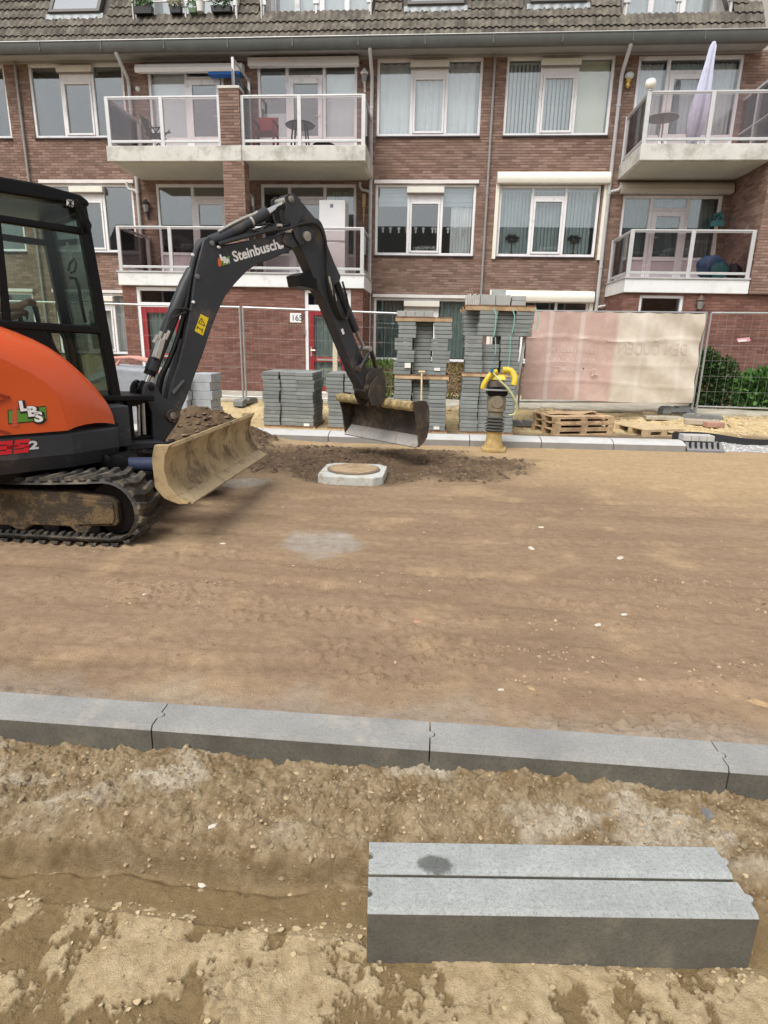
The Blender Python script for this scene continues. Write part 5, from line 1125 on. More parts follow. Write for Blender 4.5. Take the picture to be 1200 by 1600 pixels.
thin_pallet(-1.90,SY-.01,ZB-.03,.93,.95,'thin wooden pallet under the low slab stack behind the bucket',h=.055)
bundle(-1.89,SY,ZB+.025,14,'grey paving slab in the low stack behind the bucket',G,2,rows=3,mid=.03,cols=3)
thin_pallet(-.72,SY-.01,ZB-.03,.93,.95,'thin wooden pallet under the tall slab stack beside the broom',h=.055)
bundle(-.715,SY,ZB+.025,13,'grey paving slab in the lower bundle of the tall stack beside the broom',G,3,rows=2,mid=.14)
z2=ZB+.025+13*.0665;thin_pallet(-.72,SY-.01,z2,.92,.95,'wooden pallet between the two bundles of the tall stack beside the broom',h=.075)
bundle(-.725,SY,z2+.075,13,'grey paving slab in the upper bundle of the tall stack beside the broom',G,4,rows=2,mid=.14,jit=.03)
z3=z2+.075+13*.0665;thin_pallet(-.73,SY-.01,z3,.94,.95,'wooden pallet on top of the tall stack beside the broom',h=.075)
CB=M('top_block',(.36,.37,.35),.85,.1,8,.25,70)
for k in range(4):
    s=MB();s.box(-.71+k*.152,-.71+k*.152+.146,SY+.02,SY+.30,z3+.076,z3+.165);tag(s.build('concrete_block',CB,bevel=.005),'small concrete block in the row topping the tall stack beside the broom','concrete block','blocks topping the slab stacks')
thin_pallet(.42,SY-.01,ZB-.03,.93,.95,'thin wooden pallet under the strapped slab stack behind the rammer',h=.055)
bundle(.425,SY,ZB+.025,14,'grey paving slab in the lowest bundle of the strapped stack behind the rammer',G,5,rows=2,mid=.05)
z4=ZB+.025+14*.0665;thin_pallet(.42,SY-.01,z4,.95,.95,'wooden pallet above the lowest bundle of the strapped stack',h=.07)
bundle(.43,SY,z4+.07,9,'grey paving slab in the middle bundle of the strapped stack behind the rammer',G,6,rows=2,mid=.12,jit=.03,topgap=2)
z5=z4+.07+9*.0665
bundle(.66,SY+.02,z5,6,'grey paving slab in the skewed top bundle of the strapped stack',G,7,rz=.10,rows=3,mid=.10,jit=.02)
# left flank of the skewed bundle: a second row of stacked slabs seen from the side
z6=z5+6*.0665;thin_pallet(.42,SY+.02,z6,1.16,.95,'wooden pallet on top of the strapped slab stack',rz=.06,h=.085)
for k in range(3):
    for q in range(2):
        pass
rn=random.Random(9)
for k in range(6):
    put_slab(.545,SY+.40,z5+k*.0665,.10+rn.uniform(-.02,.02),'grey paving slab at the back flank of the strapped stack',G)
for nm,a,b,c,d,e in [('concrete_block',.66,.90,SY+.06,.0,.16),('concrete_block',.905,1.145,SY+.08,0,.16),('concrete_block',1.17,1.40,SY+.10,0,.075),('concrete_block',1.172,1.402,SY+.10,.078,.15),('concrete_block',.86,1.085,SY+.30,.0,.26)]:
    s=MB();s.box(a,b,c,c+.2,z6+.087+d,z6+.087+e);tag(s.build(nm,CB,bevel=.006),'grey concrete block on the pallet topping the strapped stack','concrete block','blocks topping the slab stacks')
EDG=M('edge_block',(.52,.52,.48),.85,.1,8,.25,70)
for k in range(8):
    s=MB();s.box(.42+k*.029,.445+k*.029,SY+.10+.01*(k%2),SY+.42,z6+.087,z6+.087+.15+.012*(k%3));tag(s.build('edging_slab',EDG,bevel=.003),'thin pale edging slab standing upright on the strapped stack','edging slab','upright edging slabs on the strapped stack')
BACK_o=BACK.build('rear_slabs',SM);tag(BACK_o,'inner and rear rows of grey paving slabs in the stacks beyond the far kerb','paving slabs',kind='stuff')
# green straps
STR=M('strap_green',(.22,.48,.42),.5,.1,10,0)
for x,z0_,z1_ in ((.90,z5-.02,z6+.03),(1.20,z5+.05,z6+.02)):
    s=MB();s.tube([(x-.02,SY-.012,z1_),(x+.02,SY-.03,z1_-.10),(x+.02,SY-.03,z0_+.12),(x,SY-.02,z0_)],.010,6);tag(s.build('strap',STR,smooth=True),'pale green strap round the skewed top bundle of the strapped stack','strap','straps on the slab stack')
s=MB();s.tube([(.93,SY-.02,z5-.02),(.95,SY-.03,z5-.18),(.945,SY-.025,z5-.30)],.009,6);tag(s.build('strap',STR,smooth=True),'short loose green strap end on the middle bundle','strap')
s=MB();s.tube([(1.18,SY-.02,z5-.0),(1.19,SY-.03,z5-.3),(1.18,SY-.02,z4+.05)],.009,6);tag(s.build('strap',STR,smooth=True),'long green strap down the middle bundle of the strapped stack','strap')
s=MB();s.tube([(1.55,SY+.03,z6+.05),(1.60,SY+.0,z6-.06),(1.61,SY,z6-.2),(1.58,SY,z6-.3)],.010,6);tag(s.build('strap',STR,smooth=True),'green strap bowed out at the corner of the strapped stack','strap')
# paper tags on the stacks
PAP=M('paper_tag',(.82,.81,.76),.8,.05,20,0)
for px,py,w_,h_ in ((479,664,.10,.045),(683,577,.10,.05),(682,669,.10,.05),(793,580,.05,.045),(798,580,.04,.045),(637,571,.10,.08)):
    p=atY(px,py,SY-.02);s=MB();s.box(p[0]-w_/2,p[0]+w_/2,SY-.019,SY-.004,p[2]-h_/2,p[2]+h_/2);tag(s.build('paper_tag',PAP),'small white paper tag stuck on the front of a slab stack','tag','paper tags on the slab stacks')
# wooden pallets right of the rammer
z0=zb(2.4,11.0);pt=[(1.84,10.05),(2.02,10.12)]
for k in range(3): pallet(2.05+.015*(k%2),10.72+.01*k,z0+.002+k*.108,1.18,.80,['lowest brown wooden pallet in the stack by the banner','second brown wooden pallet up in the stack by the banner','topmost brown wooden pallet in the stack by the banner'][k],'pallets by the banner',rz=.34 if k<3 else .28,h=.106,seed=k)
s=MB();s.grid([[(2.0+.9*i/6,11.0+.3*i/6+.5*j,z0+.337+.012*math.sin(i*1.2)+(.03 if j==0 and i>4 else 0)) for i in range(7)] for j in range(2)]);s.grid([[(2.0+.9*i/6,11.0+.3*i/6+.5*j,z0+.332+.012*math.sin(i*1.2)) for i in range(7)] for j in range(2)]);tag(s.build('plywood_sheet',M('plywood',(.45,.31,.18),.85,.2,5,.2,50)),'warped brown plywood sheet lying on the pallet stack','plywood')
pallet(3.66,10.95,zb(3.7,11.1)+.001,.80,.85,'single pale wooden pallet beside the drain block',rz=.35,h=.125,seed=8,mat=M('pale_wood',(.52,.40,.24),.85,.2,9,.3,60))
# ================================================================ MANHOLE
mh=empty('manhole',(HOLE[0],HOLE[1],0),'round tan manhole cover in a square pale concrete frame with clipped corners','manhole')
c=.10;hw,hd=.35,.37;zt=.032
oc=[(-hw+c,-hd),(hw-c,-hd),(hw,-hd+c),(hw,hd-c),(hw-c,hd),(-hw+c,hd),(-hw,hd-c),(-hw,-hd+c)]
s=MB();s.prism([(HOLE[0]+x,HOLE[1]+y,-.12) for x,y in oc],(0,0,zt+.12));s.build('frame',M('manhole_concrete',(.52,.53,.50),.85,.12,8,.3,70,dirt=(.36,.30,.22),damt=.2,dscale=9),mh,bevel=.012)
s=MB();s.lathe((HOLE[0],HOLE[1],zt),[(.29,.0),(.29,.014),(.27,.016)],40);cv=s.build('cover_ring',M('iron_ring',(.19,.15,.11),.7,.2,10,.2,60),mh,smooth=True)
s=MB();s.lathe((HOLE[0],HOLE[1],zt+.0165),[(.262,0),(.262,.004),(.25,.0055)],40);s.build('cover',M('cover_sandy',(.42,.31,.19),.9,.25,12,.5,50,dirt=(.30,.20,.12),damt=.35,dscale=8),mh,smooth=True)
# ================================================================ RAMMER
RX,RY=.80,8.28
rm=empty('rammer',(RX,RY,0),'yellow topped tamping rammer with ribbed bellows standing before the far kerb','rammer')
YL=M('rammer_yellow',(.68,.50,.04),.45,.06,8,.05,60,dirt=(.50,.38,.10),damt=.15,dscale=8);CAST=M('rammer_cast',(.20,.175,.13),.75,.2,10,.3,60,dirt=(.30,.22,.12),damt=.3,dscale=8);BLO=M('bellows',(.10,.105,.09),.6,.15,12,.1,60);FT_=M('foot_mud',(.42,.29,.12),.9,.25,14,.5,60)
s=MB();s.prism([(RX-.16,RY-.16,.0),(RX+.15,RY-.17,.0),(RX+.19,RY+.12,.0),(RX-.15,RY+.14,.0)],(0,0,.045));s.build('foot_plate',FT_,rm,bevel=.01)
s=MB();s.lathe((RX,RY,.045),[(.14,0),(.12,.05),(.105,.12),(.10,.20),(.115,.22)],18);s.build('foot_leg',FT_,rm,smooth=True)
pr=[(.10,.0)]
for k in range(5): pr+=[(.10,.012+k*.042),(.128,.022+k*.042),(.128,.034+k*.042),(.10,.042+k*.042)]
s=MB();s.lathe((RX,RY,.26),pr,20);s.build('bellows',BLO,rm,smooth=True)
s=MB();s.lathe((RX,RY,.47),[(.10,0),(.105,.04),(.10,.06),(.125,.07),(.125,.25),(.11,.30)],18);s.build('crankcase',CAST,rm,smooth=True)
s=MB();s.lathe((RX,RY-.13,.66),[(.0,0),(.075,.0),(.08,.02)],20,(0,1,0));s.build('case_cover',CAST,rm,smooth=True)
s=MB();s.prism([(RX-.13,RY-.13,.74),(RX+.13,RY-.13,.74),(RX+.14,RY+.13,.74),(RX-.14,RY+.13,.74)],(0,0,.12));s.build('engine',BLK,rm,bevel=.025)
s=MB();s.prism([(RX-.19,RY-.15,.805),(RX+.15,RY-.15,.805),(RX+.15,RY+.14,.805),(RX-.19,RY+.14,.805)],(0,0,.022));s.build('shroud',M('rammer_grey',(.3,.3,.3),.5,.1,6,0),rm,bevel=.008)
s=MB();s.lathe((RX-.02,RY-.02,.86),[(.12,0),(.11,.05),(.07,.08)],18);s.build('air_filter',M('filter_brown',(.10,.075,.06),.6,.1,6,0),rm,smooth=True)
for side_,pts in ((0,[(-.20,-.10,.83),(-.18,-.10,.90),(-.10,-.08,1.02),(-.03,-.05,1.05)]),(1,[(.20,-.08,.88),(.21,-.06,.97),(.16,-.02,1.06),(.05,-.03,1.07)])):
    s=MB();P=fine([[np.array((RX+a,RY+b,c_)) for a,b,c_ in pts]],4)[0];s.tube(P,.042 if side_ else .034,10);s.build('handle_guard',YL,rm,smooth=True)
s=MB();s.prism([(RX-.10,RY-.10,.94),(RX+.11,RY-.10,.94),(RX+.08,RY-.05,1.01),(RX-.06,RY-.05,1.01)],(0,.12,.0));s.build('fuel_tank',YL,rm,bevel=.02)
s=MB();s.lathe((RX-.03,RY-.02,1.05),[(.035,0),(.04,.03),(.03,.045)],14);s.build('tank_cap',BLK,rm,smooth=True)
s=MB();P=fine([[np.array(q) for q in ((RX-.09,RY-.12,1.05),(RX+.0,RY-.19,.95),(RX+.12,RY-.2,.84),(RX+.22,RY-.18,.70),(RX+.255,RY-.16,.60),(RX+.24,RY-.14,.52),(RX+.16,RY-.13,.50))]],5)[0];s.tube(P,[.009+.008*math.sin(i/len(P)*3.1) for i in range(len(P))],8);s.build('yellow_hose',M('hose_pale',(.50,.52,.28),.5,.1,10,0),rm,smooth=True)
s=MB();s.box(RX-.115,RX-.075,RY-.14,RY-.09,1.045,1.085);s.tube([(RX-.095,RY-.115,1.08),(RX-.08,RY-.10,1.16),(RX-.06,RY-.09,1.24)],.004,5);s.build('throttle_lever',M('blue_plastic',(.03,.16,.32),.5,.1,5,0),rm)
# broom leaning on the tall stack
p0=atY(659,640,SY-.10);p0[2]=zb(p0[0],SY-.2)+.0;p1=atY(659,581,SY-.06)
s=MB();s.tube([(p0[0],SY-.16,p0[2]+.03),(p1[0],SY-.035,p1[2]-.02)],.016,8);br=empty('broom',(p0[0],SY-.16,p0[2]),'pale wooden broom handle with a T grip leaning on the tall slab stack','broom');PALE=M('pale_handle',(.62,.50,.32),.7,.1,8,0)
s.build('handle',PALE,br,smooth=True);s=MB();s.tube([(p1[0]-.055,SY-.033,p1[2]),(p1[0]+.055,SY-.033,p1[2])],.019,8);s.build('grip',PALE,br,smooth=True);s=MB();s.box(p0[0]-.14,p0[0]+.14,SY-.20,SY-.12,p0[2]-.02,p0[2]+.05);s.build('head',WOOD,br,bevel=.01)
# ================================================================ FOOTPATH SLABS before the building
FP=M('footpath_slab',(.44,.41,.34),.9,.12,4,.2,60,island=.12,dirt=(.34,.29,.21),damt=.25,dscale=3)
FPr=empty('footpath',(0,14.2,.05),kind='structure')
mb=MB();mb.box(-.148,.148,-.148,.148,0,.045);fm=mb.mesh('footpath_slab',FP);bm=bmesh.new();bm.from_mesh(fm);bmesh.ops.bevel(bm,geom=[e for e in bm.edges if all(v.co.z>.04 for v in e.verts)],offset=.004,segments=1,affect='EDGES');bm.to_mesh(fm);bm.free()
big=MB();n=0;rn=random.Random(3)
for j in range(7):
    for i in range(-34,30):
        x=i*.3+(.15 if j%2 else 0);y=13.32+j*.3+.15
        if j==0 and rn.random()<.25: continue
        if y<13.95 and n<298: o=inst('footpath_slab',fm,(x,y,.05+rn.uniform(-.004,.006)),(0,0,rn.uniform(-.01,.01)),FPr);n+=1
        else: big.obox((x,y,.074),(1,0,0),(0,1,0),(0,0,1),.148,.148,.0225)
o=big.build('footpath_slabs',FP,FPr);o['kind']='stuff'
# border band of the building (concrete strip against the wall)
s=MB();s.box(-14,4.2,15.40,15.52,.0,.11);s.build('border_strip',M('border_concrete',(.42,.40,.36),.9,.12,5,.2,50),FPr,bevel=.008)
# ================================================================ FENCES
GALV=M('galvanised',(.42,.43,.43),.4,.1,10,.05,60,metal=.6);WIRE=M('fence_wire',(.40,.40,.39),.5,.05,10,0,metal=.5)
FOOT=M('fence_foot',(.19,.195,.19),.9,.12,9,.3,70)
def fence(p0,p1,z0,z1,lab,mesh=True,lean=0,nv=22,nh=5,zb0=None):
    p0=np.array(p0,float);p1=np.array(p1,float);d=(p1-p0)/np.linalg.norm(p1-p0);n=np.array([-d[1],d[0]]);L=np.linalg.norm(p1-p0);root=empty('site_fence',(p0[0],p0[1],z0),lab,'fence','site fence panels')
    def Q(s_,z): f=s_/L;zz=z;return (p0[0]+d[0]*s_+n[0]*lean*(z-z0),p0[1]+d[1]*s_+n[1]*lean*(z-z0),zz)
    zt=lambda s_: z1[0]+(z1[1]-z1[0])*s_/L
    s=MB();s.tube([Q(0,zt(0)),Q(L,zt(L))],.021,8);s.build('top_rail',GALV,root,smooth=True)
    s=MB();s.tube([Q(0,z0+.14),Q(L,z0+.14)],.017,8);s.build('bottom_rail',GALV,root,smooth=True)
    for x in (0,L): s=MB();s.tube([Q(x,z0+.0),Q(x,zt(x))],.021,8);s.build('upright',GALV,root,smooth=True)
    if mesh:
        for k in range(1,nv): x=L*k/nv;s=MB();s.tube([Q(x,z0+.14),Q(x,zt(x))],.0015,4);s.build('wire',WIRE,root)
        for k in range(1,nh+1): f=k/(nh+1);s=MB();s.tube([Q(0,z0+.14+(zt(0)-z0-.14)*f),Q(L,z0+.14+(zt(L)-z0-.14)*f)],.0015,4);s.build('wire',WIRE,root)
    return root,Q,L
fence((-7.6,13.0),(-4.15,13.0),.05,(2.05,2.02),'wire mesh fence panel before the left red door, behind the boom')
fence((-4.08,13.0),(-.65,13.05),.05,(2.02,1.95),'wire mesh fence panel before the right red door, behind the arm')
fence((-11.2,12.9),(-7.7,13.0),.05,(2.08,2.05),'wire mesh fence panel seen through the cab windows')
fR,QR,LR=fence((5.27,12.95),(8.7,12.85),.12,(2.06,2.10),'wire mesh fence panel before the conifer and hedge')
for c_ in (): pass
b0=atY(812,632,11.9);b1=atY(1086,636,12.92)
fB,QB,LB=fence((b0[0]-.02,11.95),(5.17,12.92),.20,(1.99,2.06),'fence panel carrying the faded pink and cream banner',mesh=False)
def foot(x,y,z,lab,rz=0):
    root=empty('ballast_block',(x,y,z),lab,'fence foot','fence feet');c,s_=math.cos(rz),math.sin(rz)
    s=MB();prof=[(-.36,0),(-.36,.10),(-.30,.14),(-.13,.145),(-.12,.11),(-.04,.11),(-.03,.145),(.30,.14),(.36,.10),(.36,0),(.2,0),(.18,.035),(-.18,.035),(-.2,0)]
    s.prism([(x+a*c+.11*s_,y+a*s_-.11*c,z+b) for a,b in prof],(-.22*s_,.22*c,0));s.build('block',FOOT,root,bevel=.008);return root
foot(5.28,12.62,h_any(5.28,12.6)-.01,'grey concrete fence foot with cut-outs under the two fence uprights',rz=-.5);foot(4.92,13.0,.10,'grey concrete fence foot half behind its twin at the banner corner',rz=.2);foot(1.72,11.85,zb(1.72,11.85)-.01,'dark fence foot at the banner end beside the strapped stack',rz=.1)
foot(-4.1,13.0,zb(-4.1,13.)-.01,'concrete fence foot behind the low slab stack',rz=1.4)
for a,b,lab in (((5.20,12.95),.9,'grey'),):
    pass
# broken concrete pieces under the foot
s=MB();s.obox((5.12,12.28,zb(5.12,12.28)+.05),(.95,-.3,.0),(.3,.95,0),(0,0,1),.30,.10,.05);tag(s.build('kerb_piece',M('old_kerb',(.40,.34,.27),.9,.15,6,.3,60),bevel=.015),'broken kerb piece lying in the sand below the fence foot','kerb piece')
s=MB();s.obox((5.30,12.12,zb(5.30,12.12)+.05),(.97,.2,.0),(-.2,.97,0),(0,0,1),.17,.09,.05);tag(s.build('brick_piece',M('old_brick',(.42,.24,.19),.9,.15,6,.3,60),bevel=.015),'reddish brick piece beside the broken kerb piece','brick')
s=MB();s.obox((4.55,12.7,zb(4.55,12.7)+.03),(1,0,0),(0,1,0),(0,0,1),.35,.12,.035);tag(s.build('loose_slab',FP,bevel=.01),'loose tan slab lying flat on the sand before the banner corner','slab')
# banner
mt,t,b=nodes('banner_cloth');at=N(t,'ShaderNodeAttribute',attribute_name='u');co=posco(t)
c1=mix(t,ramp(t,noi(t,co,5,5,.6),.35,.7),(.55,.38,.33),(.64,.48,.42));c2=mix(t,ramp(t,noi(t,co,5,5,.6),.35,.7),(.60,.53,.44),(.70,.64,.54))
cc=mix(t,ramp(t,at.outputs['Fac'],.488,.512),c1,c2)
# bleached vertical seams and a mould stain
for f in (.13,.305,.645,.88):
    sb=N(t,'ShaderNodeMath',operation='SUBTRACT');t.links.new(at.outputs['Fac'],sb.inputs[0]);sb.inputs[1].default_value=f;ab=N(t,'ShaderNodeMath',operation='ABSOLUTE');t.links.new(sb.outputs[0],ab.inputs[0])
    cc=mix(t,ramp(t,ab.outputs[0],.008,.016,(.55,.55,.55,1),(0,0,0,1)),cc,(.72,.66,.60))
t.links.new(cc,b.inputs['Base Color']);b.inputs['Roughness'].default_value=.45;b.inputs['Specular IOR Level'].default_value=.4;b.inputs['Transmission Weight'].default_value=.0
bn=N(t,'ShaderNodeBump');bn.inputs['Strength'].default_value=.25;bn.inputs['Distance'].default_value=.02;t.links.new(noi(t,co,7,5,.6),bn.inputs['Height']);t.links.new(bn.outputs[0],b.inputs['Normal'])
nx,nz=90,44;P0=np.array(QB(.03,0));P1=np.array(QB(LB-.05,0));dv=(P1-P0)/np.linalg.norm(P1-P0);nn=np.array([dv[1],-dv[0],0])
G_=np.zeros((nz+1,nx+1,3));U=np.zeros((nz+1,nx+1))
def bz(f,g):
    fold=.030*math.sin((f*9+g*3))*math.sin(g*3.1)+.022*math.sin(f*23+2*math.sin(g*5))*(.3+.7*abs(g-.5))
    fold+=.040*math.sin((f*1.2+g)*16)*max(0,f-.35)+.016*math.exp(-((g-.70-.02*math.sin(f*9))/.015)**2)+.014*math.exp(-((g-.42)/.012)**2)+.012*math.exp(-((g-.2-.03*math.sin(f*5))/.015)**2)
    return .045+fold
for j in range(nz+1):
    for i in range(nx+1):
        f=i/nx;g=j/nz;zt_=2.0+(2.045-2.0)*f-.018*abs(math.sin(f*math.pi*9));zbm=.385+.03*math.sin(f*7)*.4-.06*f
        x=P0+(P1-P0)*f;off=bz(f,g)
        if g<.35: x=x-dv*.10*(1-f)*(1-g/.35)*0
        G_[j,i]=(x[0]+nn[0]*off,x[1]+nn[1]*off,zbm+(zt_-zbm)*g);U[j,i]=f
mb=MB();mb.grid([[tuple(G_[j,i]) for i in range(nx+1)] for j in range(nz+1)])
ban=mb.build('banner',mt,None,smooth=True);a=ban.data.attributes.new('u','FLOAT','POINT')
a.data.foreach_set('value',U.ravel().astype(np.float32));tag(ban,'faded pink and cream printed banner hung along the fence','banner')
def ban_text(body,f,g,size,mat,bold=0,sx=1.0):
    me=text_mesh(body,size,mat,Matrix.Identity(4),.0,bold,mirror=True,sx=sx)
    Lb=np.linalg.norm(P1-P0)
    for v in me.vertices:
        ff=f+v.co.x/Lb;gg=g+v.co.y/1.62;ff=min(max(ff,0),1);gg=min(max(gg,0),1)
        zt_=2.0+.045*ff-.018*abs(math.sin(ff*math.pi*9));zbm=.385+.012*math.sin(ff*7)-.06*ff;x=P0+(P1-P0)*ff;of=bz(ff,gg)+.006
        v.co=(x[0]+nn[0]*of,x[1]+nn[1]*of,zbm+(zt_-zbm)*gg)
    return link_mesh('banner_lettering',me,ban)
T1=M('banner_ink_pale',(.68,.54,.48),.5,.05,5,0);T2=M('banner_ink_taupe',(.60,.52,.44),.5,.05,5,0)
ban_text('HIER WERKEN WE',.40,.55,.125,T1,.003);ban_text('AAN DUURZAME',.40,.435,.125,T1,.003);ban_text('TOEKOMST',.345,.335,.125,T1,.003);ban_text('DEN OUDEN',.925,.55,.30,T2,.004,sx=.86)
s=MB();
for k in range(3): 
    f=.37+.012*k;x=P0+(P1-P0)*f;s.tube([tuple(x+nn*.06+np.array([.0,0,.88+.03*math.sin(k)])+dv*.06*math.sin(a_)*1.0+np.array([0,0,.06*math.cos(a_)])) for a_ in np.linspace(0,2.4,8)],.010,5)
lg=s.build('banner_logo',T1,ban)
# black membrane edge at the gravel
s=MB();g=[[],[],[]]
for k in range(30):
    x=4.05+k*.12;y=10.75-.03*k+.03*math.sin(k*.6);z=-.10;g[0].append((x,y,z-.03));g[1].append((x,y+.02,z+.10+.03*math.sin(k*.45)));g[2].append((x,y+.06,z+.09+.03*math.sin(k*.45)))
s.grid(g);tag(s.build('membrane',M('membrane_black',(.012,.012,.013),.5,.1,5,.2,20),smooth=True),'black membrane edge standing between the gravel and the sand','membrane')
# ================================================================ PLANTS
def leafmat(name,c1,c2):
    m,t,b=nodes(name);g=N(t,'ShaderNodeNewGeometry');r=N(t,'ShaderNodeValToRGB');e=r.color_ramp.elements;e[0].color=(*c1,1);e[1].color=(*c2,1);t.links.new(g.outputs['Random Per Island'],r.inputs[0]);t.links.new(r.outputs[0],b.inputs['Base Color']);b.inputs['Roughness'].default_value=.55;b.inputs['Specular IOR Level'].default_value=.3;return m
def leaves(mb,rn,c,rad,n,size,upb=.3,shape='ball',inner=.3):
    for _ in range(n):
        while True:
            p=np.array([rn.uniform(-1,1) for _ in range(3)])
            q=np.linalg.norm(p) if shape=='ball' else max(abs(p))
            if inner<q<1: break
        if shape=='cone': pass
        pos=np.array(c)+p*np.array(rad);d=p+np.array([rn.gauss(0,.5),rn.gauss(0,.5),upb+rn.gauss(0,.4)]);d/=np.linalg.norm(d);s=np.cross(d,np.array([rn.gauss(0,1),rn.gauss(0,1),rn.gauss(0,1)]));s/=np.linalg.norm(s)+1e-9;L=size*rn.uniform(.6,1.4);w_=L*.30
        mb.add([pos,pos+d*L*.5+s*w_,pos+d*L,pos+d*L*.5-s*w_],[(0,1,2,3)])
GRN=leafmat('leaf_hedge',(.035,.075,.015),(.13,.22,.04));DGR=leafmat('leaf_conifer',(.012,.035,.010),(.05,.10,.022));BGR=leafmat('leaf_bright',(.03,.09,.02),(.10,.21,.05));RGR=leafmat('leaf_reddish',(.06,.045,.015),(.19,.17,.03))
TRK=M('stem_brown',(.10,.07,.045),.9,.2,10,.2,50)
def shrub(name,label,cat,parts,mat,base,seed,stemh=.3,group=None):
    root=empty(name,base,label,cat,group);rn=random.Random(seed);mb=MB()
    for c,rad,n,size,shape in parts: leaves(mb,rn,c,rad,n,size,.3,shape)
    mb.build('crown',mat,root)
    s=MB()
    for k in range(5): a=k*1.256;s.tube([(base[0]+.05*math.cos(a),base[1]+.05*math.sin(a),base[2]),(base[0]+.14*math.cos(a),base[1]+.12*math.sin(a),base[2]+stemh)],[.018,.009],6)
    s.build('trunk',TRK,root,smooth=True);return root
gz=.055
shrub('hedge','clipped bright green hedge behind the quick coupler','hedge',[((-1.25,14.95,.52),(.62,.28,.44),2600,.06,'box')],GRN,(-1.25,14.95,gz),1)
shrub('shrub','narrow shrub with reddish leaves between the two tall slab stacks','shrub',[((.30,14.9,.50),(.34,.26,.42),1300,.055,'box')],RGR,(.30,14.9,gz),2)
shrub('conifer_bush','dark green rounded conifer bush behind the wire fence by the banner','bush',[((6.05,14.55,.62),(.42,.36,.55),1800,.09,'ball'),((5.95,14.45,1.02),(.28,.26,.36),900,.08,'ball'),((6.42,14.6,.85),(.26,.24,.36),700,.08,'ball'),((6.5,14.5,.35),(.35,.3,.3),700,.08,'ball')],DGR,(6.05,14.55,gz),3,.5)
shrub('leafy_bush','bright green long-leaved bush behind the wire fence beside the conifer','bush',[((7.35,14.5,.55),(.75,.40,.38),2300,.14,'ball'),((7.1,14.35,.35),(.5,.3,.25),700,.12,'ball')],BGR,(7.35,14.5,gz),4,.3)
# ================================================================ CURTAINS AND BLINDS behind the glass
def curtain(x0,x1,z0,z1,mat,label,waves,amp=.02,y=D+.24,cat='curtain',group=None,nm='curtain'):
    n=max(12,int(waves*8));s=MB();rn=random.Random(int(abs(x0*100))+int(z0*10));ph=rn.uniform(0,6)
    P=[]
    for z in np.linspace(z0,z1,5): P.append([(x0+(x1-x0)*i/n,y+amp*math.sin(i/n*waves*2*math.pi+ph+.3*math.sin(i*.37+z)),z) for i in range(n+1)])
    s.grid(P);o=s.build(nm,mat,None,smooth=True);return tag(o,label,cat,group)
V1=M('blind_vertical',(.74,.78,.78),.8,.05,3,0);CR=M('blind_cream',(.80,.78,.64),.8,.04,3,0);DKC=M('curtain_dark_green',(.20,.27,.26),.9,.1,4,0);SHD=M('shade_grey',(.48,.54,.58),.8,.05,3,0)
curtain(-1.70,-.86,6.37,7.95,CURT3,'white net curtain behind the left pane of the upper window beside the white lantern',4,.03)
curtain(-.86,-.08,6.37,7.95,CURT3,'white net curtain behind the middle sash of the upper window beside the white lantern',5,.035)
curtain(-.08,.72,6.37,7.95,CURT3,'white net curtain behind the right pane of the upper window beside the white lantern',4,.03)
def vblind(x0,x1,z0,z1,label,mat=V1,step=.095,ang=.9,y=D+.22):
    root=empty('vertical_blind',((x0+x1)/2,y,z0),label,'blind');mb=MB();mb.box(-.043,.043,-.0015,.0015,0,z1-z0);me=mb.mesh('blind_slat',mat);x=x0+.04
    while x<x1-.03: inst('blind_slat',me,(x,y,z0),(0,0,ang+random.uniform(-.1,.1)),root);x+=step
    s=MB();s.box(x0,x1,y-.02,y+.02,z1+.002,z1+.03);s.build('headrail',V1,root)
vblind(1.45,2.98,6.38,7.90,'pale vertical slat blind in the upper window next to the cream roller blind',ang=.55)
curtain(3.0,3.80,6.38,7.95,CR,'plain cream roller blind filling the right pane of the upper window',1,.004,y=D+.2,cat='blind',nm='roller_blind')
vblind(1.45,3.80,3.66,5.12,'green-grey vertical slat blind in the window under the cream roller shutter',M('slat_green_grey',(.42,.50,.50),.8,.1,4,0),.088,.35)
curtain(.18,.71,3.63,4.85,CURT3,'pleated white curtain at the right side of the window with paper figures',7,.02)
for a,b,h_,lb in ((-1.69,-.93,.42,'left'),(-.85,-.12,.40,'middle'),(-.03,.71,.42,'right')):
    s=MB()
    for k in range(4): s.box(a,b,D+.20,D+.205,5.18-(k+1)*h_/4+.006,5.18-k*h_/4)
    tag(s.build('pleated_blind',SHD),'half raised pale blue pleated blind in the %s pane above the paper figures'%lb,'blind')
FIG=M('paper_figure',(.75,.76,.74),.8,.03,4,0)
fgm=MB();fgm.prism([(x,0,z) for x,z in ((-.022,0),(.022,0),(.022,.09),(.045,.09),(.045,.12),(.02,.125),(.0,.15),(-.02,.125),(-.045,.12),(-.045,.09),(-.022,.09))],(0,.004,0));fgm=fgm.mesh('paper_figure',FIG)
for x in (-1.58,-1.38,-1.16,-.96,-.72,-.52,-.28,-.2,.12,.32,.52): tag(inst('paper_figure',fgm,(x,D+.19,4.14)),'white paper cut-out figure hung in a row across the window','paper figure','paper figures in the window')
SILLP=M('white_petals',(.8,.78,.78),.8,.1,20,0)
fb=empty('flower_trough',(-.5,D+.21,3.645),'brown trough of white flowers on the sill of the window with paper figures','flowers');s=MB();s.prism([(-.78,D+.16,3.645),(-.22,D+.16,3.645),(-.20,D+.16,3.70),(-.80,D+.16,3.70)],(0,.1,0));s.build('trough',TRK,fb)
s=MB();rn=random.Random(6)
for x in (-.72,-.64,-.54,-.46,-.38,-.26,-.22): leaves(s,rn,(x,D+.20,3.75),(.05,.04,.05),60,.03)
s.build('flowers',SILLP,fb)
